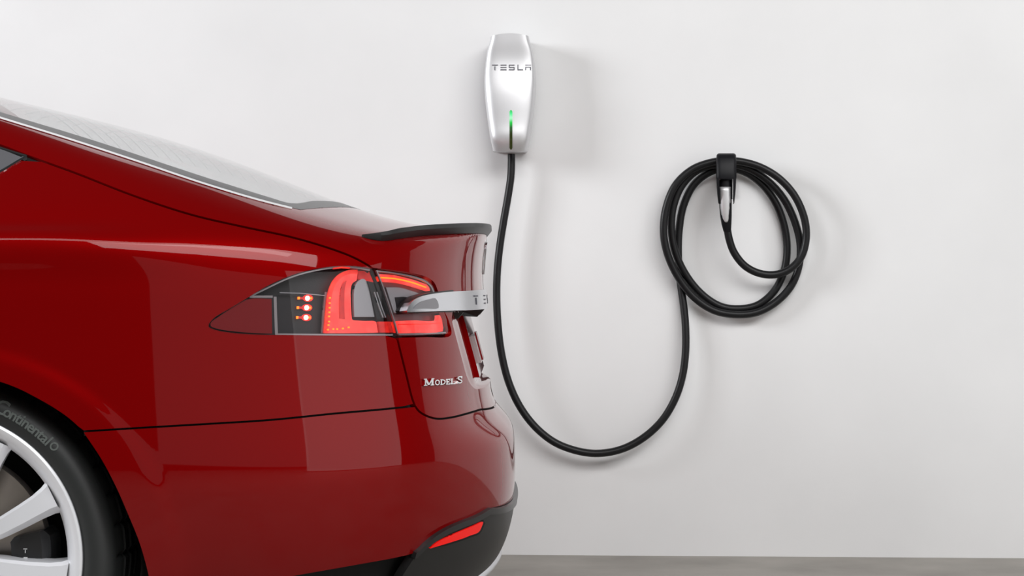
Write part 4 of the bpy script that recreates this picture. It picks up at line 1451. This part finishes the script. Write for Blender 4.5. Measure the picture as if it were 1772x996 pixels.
# ------------------------------------------------------------------ cable with plug, coil holder
def wp(px, py, off): return wall_point(px, py, off)
ctrl = [(885, 266, .055), (885, 280, .055), (884, 305, .056), (879, 340, .056), (872, 380, .057), (865, 425, .058), (860.5, 470, .06), (859.5, 515, .06), (862, 565, .062), (868, 612, .062), (880, 660, .062), (899, 702, .062),
        (926, 738, .062), (960, 765, .060), (1000, 780, .058), (1035, 784, .056), (1075, 777, .054), (1112, 758, .052), (1145, 728, .050), (1168, 690, .046), (1181, 650, .042), (1186.5, 605, .038), (1186, 560, .032), (1182.5, 525, .026), (1177.5, 490, .020),
        # first turn
        (1174, 445, .017), (1175, 400, .017), (1183, 355, .018), (1202, 318, .020), (1230, 297, .026), (1258, 291, .030), (1288, 297, .030), (1318, 318, .026), (1342, 350, .022), (1357, 390, .018), (1362, 430, .017), (1357, 468, .017), (1340, 503, .017), (1312, 527, .017), (1280, 534, .017), (1248, 530, .018), (1217, 511, .019), (1190, 480, .024),
        # second turn
        (1170, 440, .034), (1162, 400, .038), (1165, 358, .040), (1182, 318, .040), (1212, 292, .042), (1256, 284, .046), (1296, 292, .046), (1330, 314, .044), (1357, 345, .040), (1376, 385, .038), (1385, 425, .036), (1382, 462, .030), (1368, 496, .030), (1342, 523, .030), (1310, 540, .034), (1275, 544, .036), (1236, 537, .036), (1202, 515, .040), (1174, 480, .046),
        # third turn, outermost
        (1156, 442, .052), (1148.5, 405, .056), (1152, 362, .058), (1169, 320, .060), (1198, 293, .060), (1230, 281, .062), (1256, 278, .064), (1285, 280, .064), (1318, 290, .066), (1350, 310, .068), (1376, 340, .068), (1392, 378, .068), (1395, 412, .066), (1386, 445, .066), (1366, 466, .066), (1340, 475, .066), (1312, 472, .068), (1288, 459, .072), (1270, 436, .076), (1262, 414, .080), (1258.5, 396, .084)]
cpath = np.array([wp(*c) for c in ctrl])
cpath = catmull(cpath, 7)
cable_root = thing('charging_cable', tuple(wl(0.4, 0, 0)), 'black charging cable hanging in a loop and coiled on the wall, with plug', 'cable')
o = tube('cable', cpath, 0.0122, 'cable_rubber', None, 16)
local(o, cable_root)
# plug handle: lofted rings from the collar up into the holder
def loft(name, rings, mat, parent, smooth_angle=40):
    V, Fc = [], []
    n = len(rings[0])
    for r in rings: V += list(r)
    for i in range(len(rings) - 1):
        for j in range(n):
            Fc.append((i * n + j, i * n + (j + 1) % n, (i + 1) * n + (j + 1) % n, (i + 1) * n + j))
    Fc.append(tuple(range(n))); Fc.append(tuple((len(rings) - 1) * n + j for j in range(n))[::-1])
    o = mesh_obj(name, V, Fc, mat, None, True, smooth_angle)
    bm = bmesh.new(); bm.from_mesh(o.data); bmesh.ops.recalc_face_normals(bm, faces=bm.faces); bm.to_mesh(o.data); bm.free()
    return local(o, parent)
def oval(px, py, off, hw, hd, e=2.6, n=24):
    c = wp(px, py, off)
    out = []
    for k in range(n):
        t = 2 * PI * k / n
        a = math.copysign(abs(math.cos(t)) ** (2 / e), math.cos(t)) * hw
        b = math.copysign(abs(math.sin(t)) ** (2 / e), math.sin(t)) * hd
        out.append(c + WT * a + WN * b)
    return out
handle = loft('plug_handle', [oval(1258.6, 401, .084, .0115, .0125), oval(1258.2, 398, .085, .0128, .014), oval(1257.2, 388, .088, .0158, .0165), oval(1256.2, 374, .092, .0185, .0195), oval(1255.4, 355, .096, .0200, .0215), oval(1254.9, 335, .098, .0203, .0225), oval(1255, 320, .099, .0203, .0225), oval(1255.3, 311.5, .099, .0200, .022)], 'holder_black', cable_root)
# silver inlay on the handle front
ow = [(323, 10, 0, 1255.0), (330, 10, 0, 1255.0), (345, 9.8, 0, 1255.1), (360, 9.0, 0, 1255.4), (370, 7.6, 0, 1255.8), (378, 6.6, 0, 1256.3), (382, 5.0, 0, 1256.6), (384.5, 2.6, 0, 1256.8)]
V, Fc = [], []
for y, hw, _, cx_ in ow:
    hd = np.interp(y, [300, 335, 355, 374, 388, 401], [.099 + .022, .098 + .0225, .096 + .0215, .092 + .0195, .088 + .0165, .084 + .0125])
    for k in range(7):
        u = -1 + k / 3
        d = hd + 0.0022 - 0.0075 * abs(u) ** 2.5
        V.append(wp(cx_ + hw * u, y, d))
for i in range(len(ow) - 1):
    for k in range(6):
        Fc.append((i * 7 + k, i * 7 + k + 1, (i + 1) * 7 + k + 1, (i + 1) * 7 + k))
o = mesh_obj('silver_inlay', V, Fc, 'brushed_silver', None, True)
sm = o.modifiers.new('thick', 'SOLIDIFY'); sm.thickness = 0.004; sm.offset = -1
bm = bmesh.new(); bm.from_mesh(o.data); bmesh.ops.recalc_face_normals(bm, faces=bm.faces)
if sum(f_.normal.y for f_ in bm.faces) > 0: bmesh.ops.reverse_faces(bm, faces=bm.faces)
bm.to_mesh(o.data); bm.free()
o.parent = handle; o.matrix_parent_inverse = Matrix.Translation(cable_root.location).inverted() if False else Matrix.Identity(4)
o['label'] = 'brushed silver inlay'

# holder: hood over the coil with a socket for the plug
holder = thing('cable_holder', tuple(wl(wall_s(1257), zz(350), 0)), 'black wall hook at the top of the cable coil, gripping the plug', 'cable holder')
outl = [(265, 13.5), (267, 16.2), (275, 17.0), (290, 17.3), (305, 17.2), (320, 16.8), (335, 15.8), (350, 14.2), (352.5, 13.2)]
mouth = 310.0
V, Fc = [], []
def hood_d(y):   # front distance off the wall
    return np.interp(y, [265, 268, 275, 290, 310, 335, 352.5], [.100, .112, .122, .130, .134, .128, .116])
# main hood: closed solid above the mouth
rings = []
def hring(y, hw, d0, d1, n=28, e=4.5):
    out = []
    cy_ = (d0 + d1) / 2; hd = (d1 - d0) / 2
    for k in range(n):
        t = 2 * PI * k / n
        a = math.copysign(abs(math.cos(t)) ** (2 / e), math.cos(t)) * hw / PXM
        b = math.copysign(abs(math.sin(t)) ** (2 / e), math.sin(t)) * hd
        out.append(wp(1256.8, y, cy_ + b) + WT * a)
    return out
def hw_at(y): return float(np.interp(y, [p[0] for p in outl], [p[1] for p in outl]))
hood = loft('hood', [hring(265, 12.5, .078, .096), hring(265.8, 14.6, .077, .106), hring(268, 16.3, .076, .114), hring(275, 17.0, .076, .122), hring(285, 17.3, .077, .128), hring(298, 17.3, .079, .133), hring(308, 17.1, .081, .134), hring(309.5, 16.8, .083, .1335)], 'holder_black', holder)
# the two cheeks beside the plug
for sgn in (-1, 1):
    rr = []
    for y in (307, 315, 325, 335, 345, 350, 352.5):
        hw = hw_at(y); inn = 11.9 - 0.4 * max(0, (y - 335) / 17)
        if y > 349: inn = hw - 1.9
        d0, d1 = .082, float(hood_d(y))
        a = 1256.8 + sgn * hw; b = 1256.8 + sgn * inn
        rr.append([wp(a, y, d0), wp(a, y, d1 - .008), wp(a - sgn * 1.2, y, d1), wp(b, y, d1), wp(b, y, d0)])
    loft('cheek', rr, 'holder_black', holder)
# saddle carrying the coil, and its wall plate
v = []
for s_, z_, d_ in ((-.020, zz(296), 0), (.020, zz(296), 0), (.020, zz(345), 0), (-.020, zz(345), 0)):
    v.append(wl(wall_s(1256.8) + s_, z_, 0.0005))
for s_, z_ in ((-.018, zz(300)), (.018, zz(300)), (.018, zz(341)), (-.018, zz(341))):
    v.append(wl(wall_s(1256.8) + s_, z_, 0.012))
local(mesh_obj('wall_plate', v, [(0, 1, 2, 3), (7, 6, 5, 4), (0, 4, 5, 1), (1, 5, 6, 2), (2, 6, 7, 3), (3, 7, 4, 0)], 'holder_black'), holder)
loft('saddle', [oval(1256.8, 308, .004, .017, .004), ] if False else
     [[wl(wall_s(1256.8) + a * .017, zz(304.5) + b * .0085, d) for a, b in [(math.cos(t), math.sin(t)) for t in np.linspace(0, 2 * PI, 17)[:-1]]] for d in (.004, .04, .07, .086)], 'holder_black', holder)
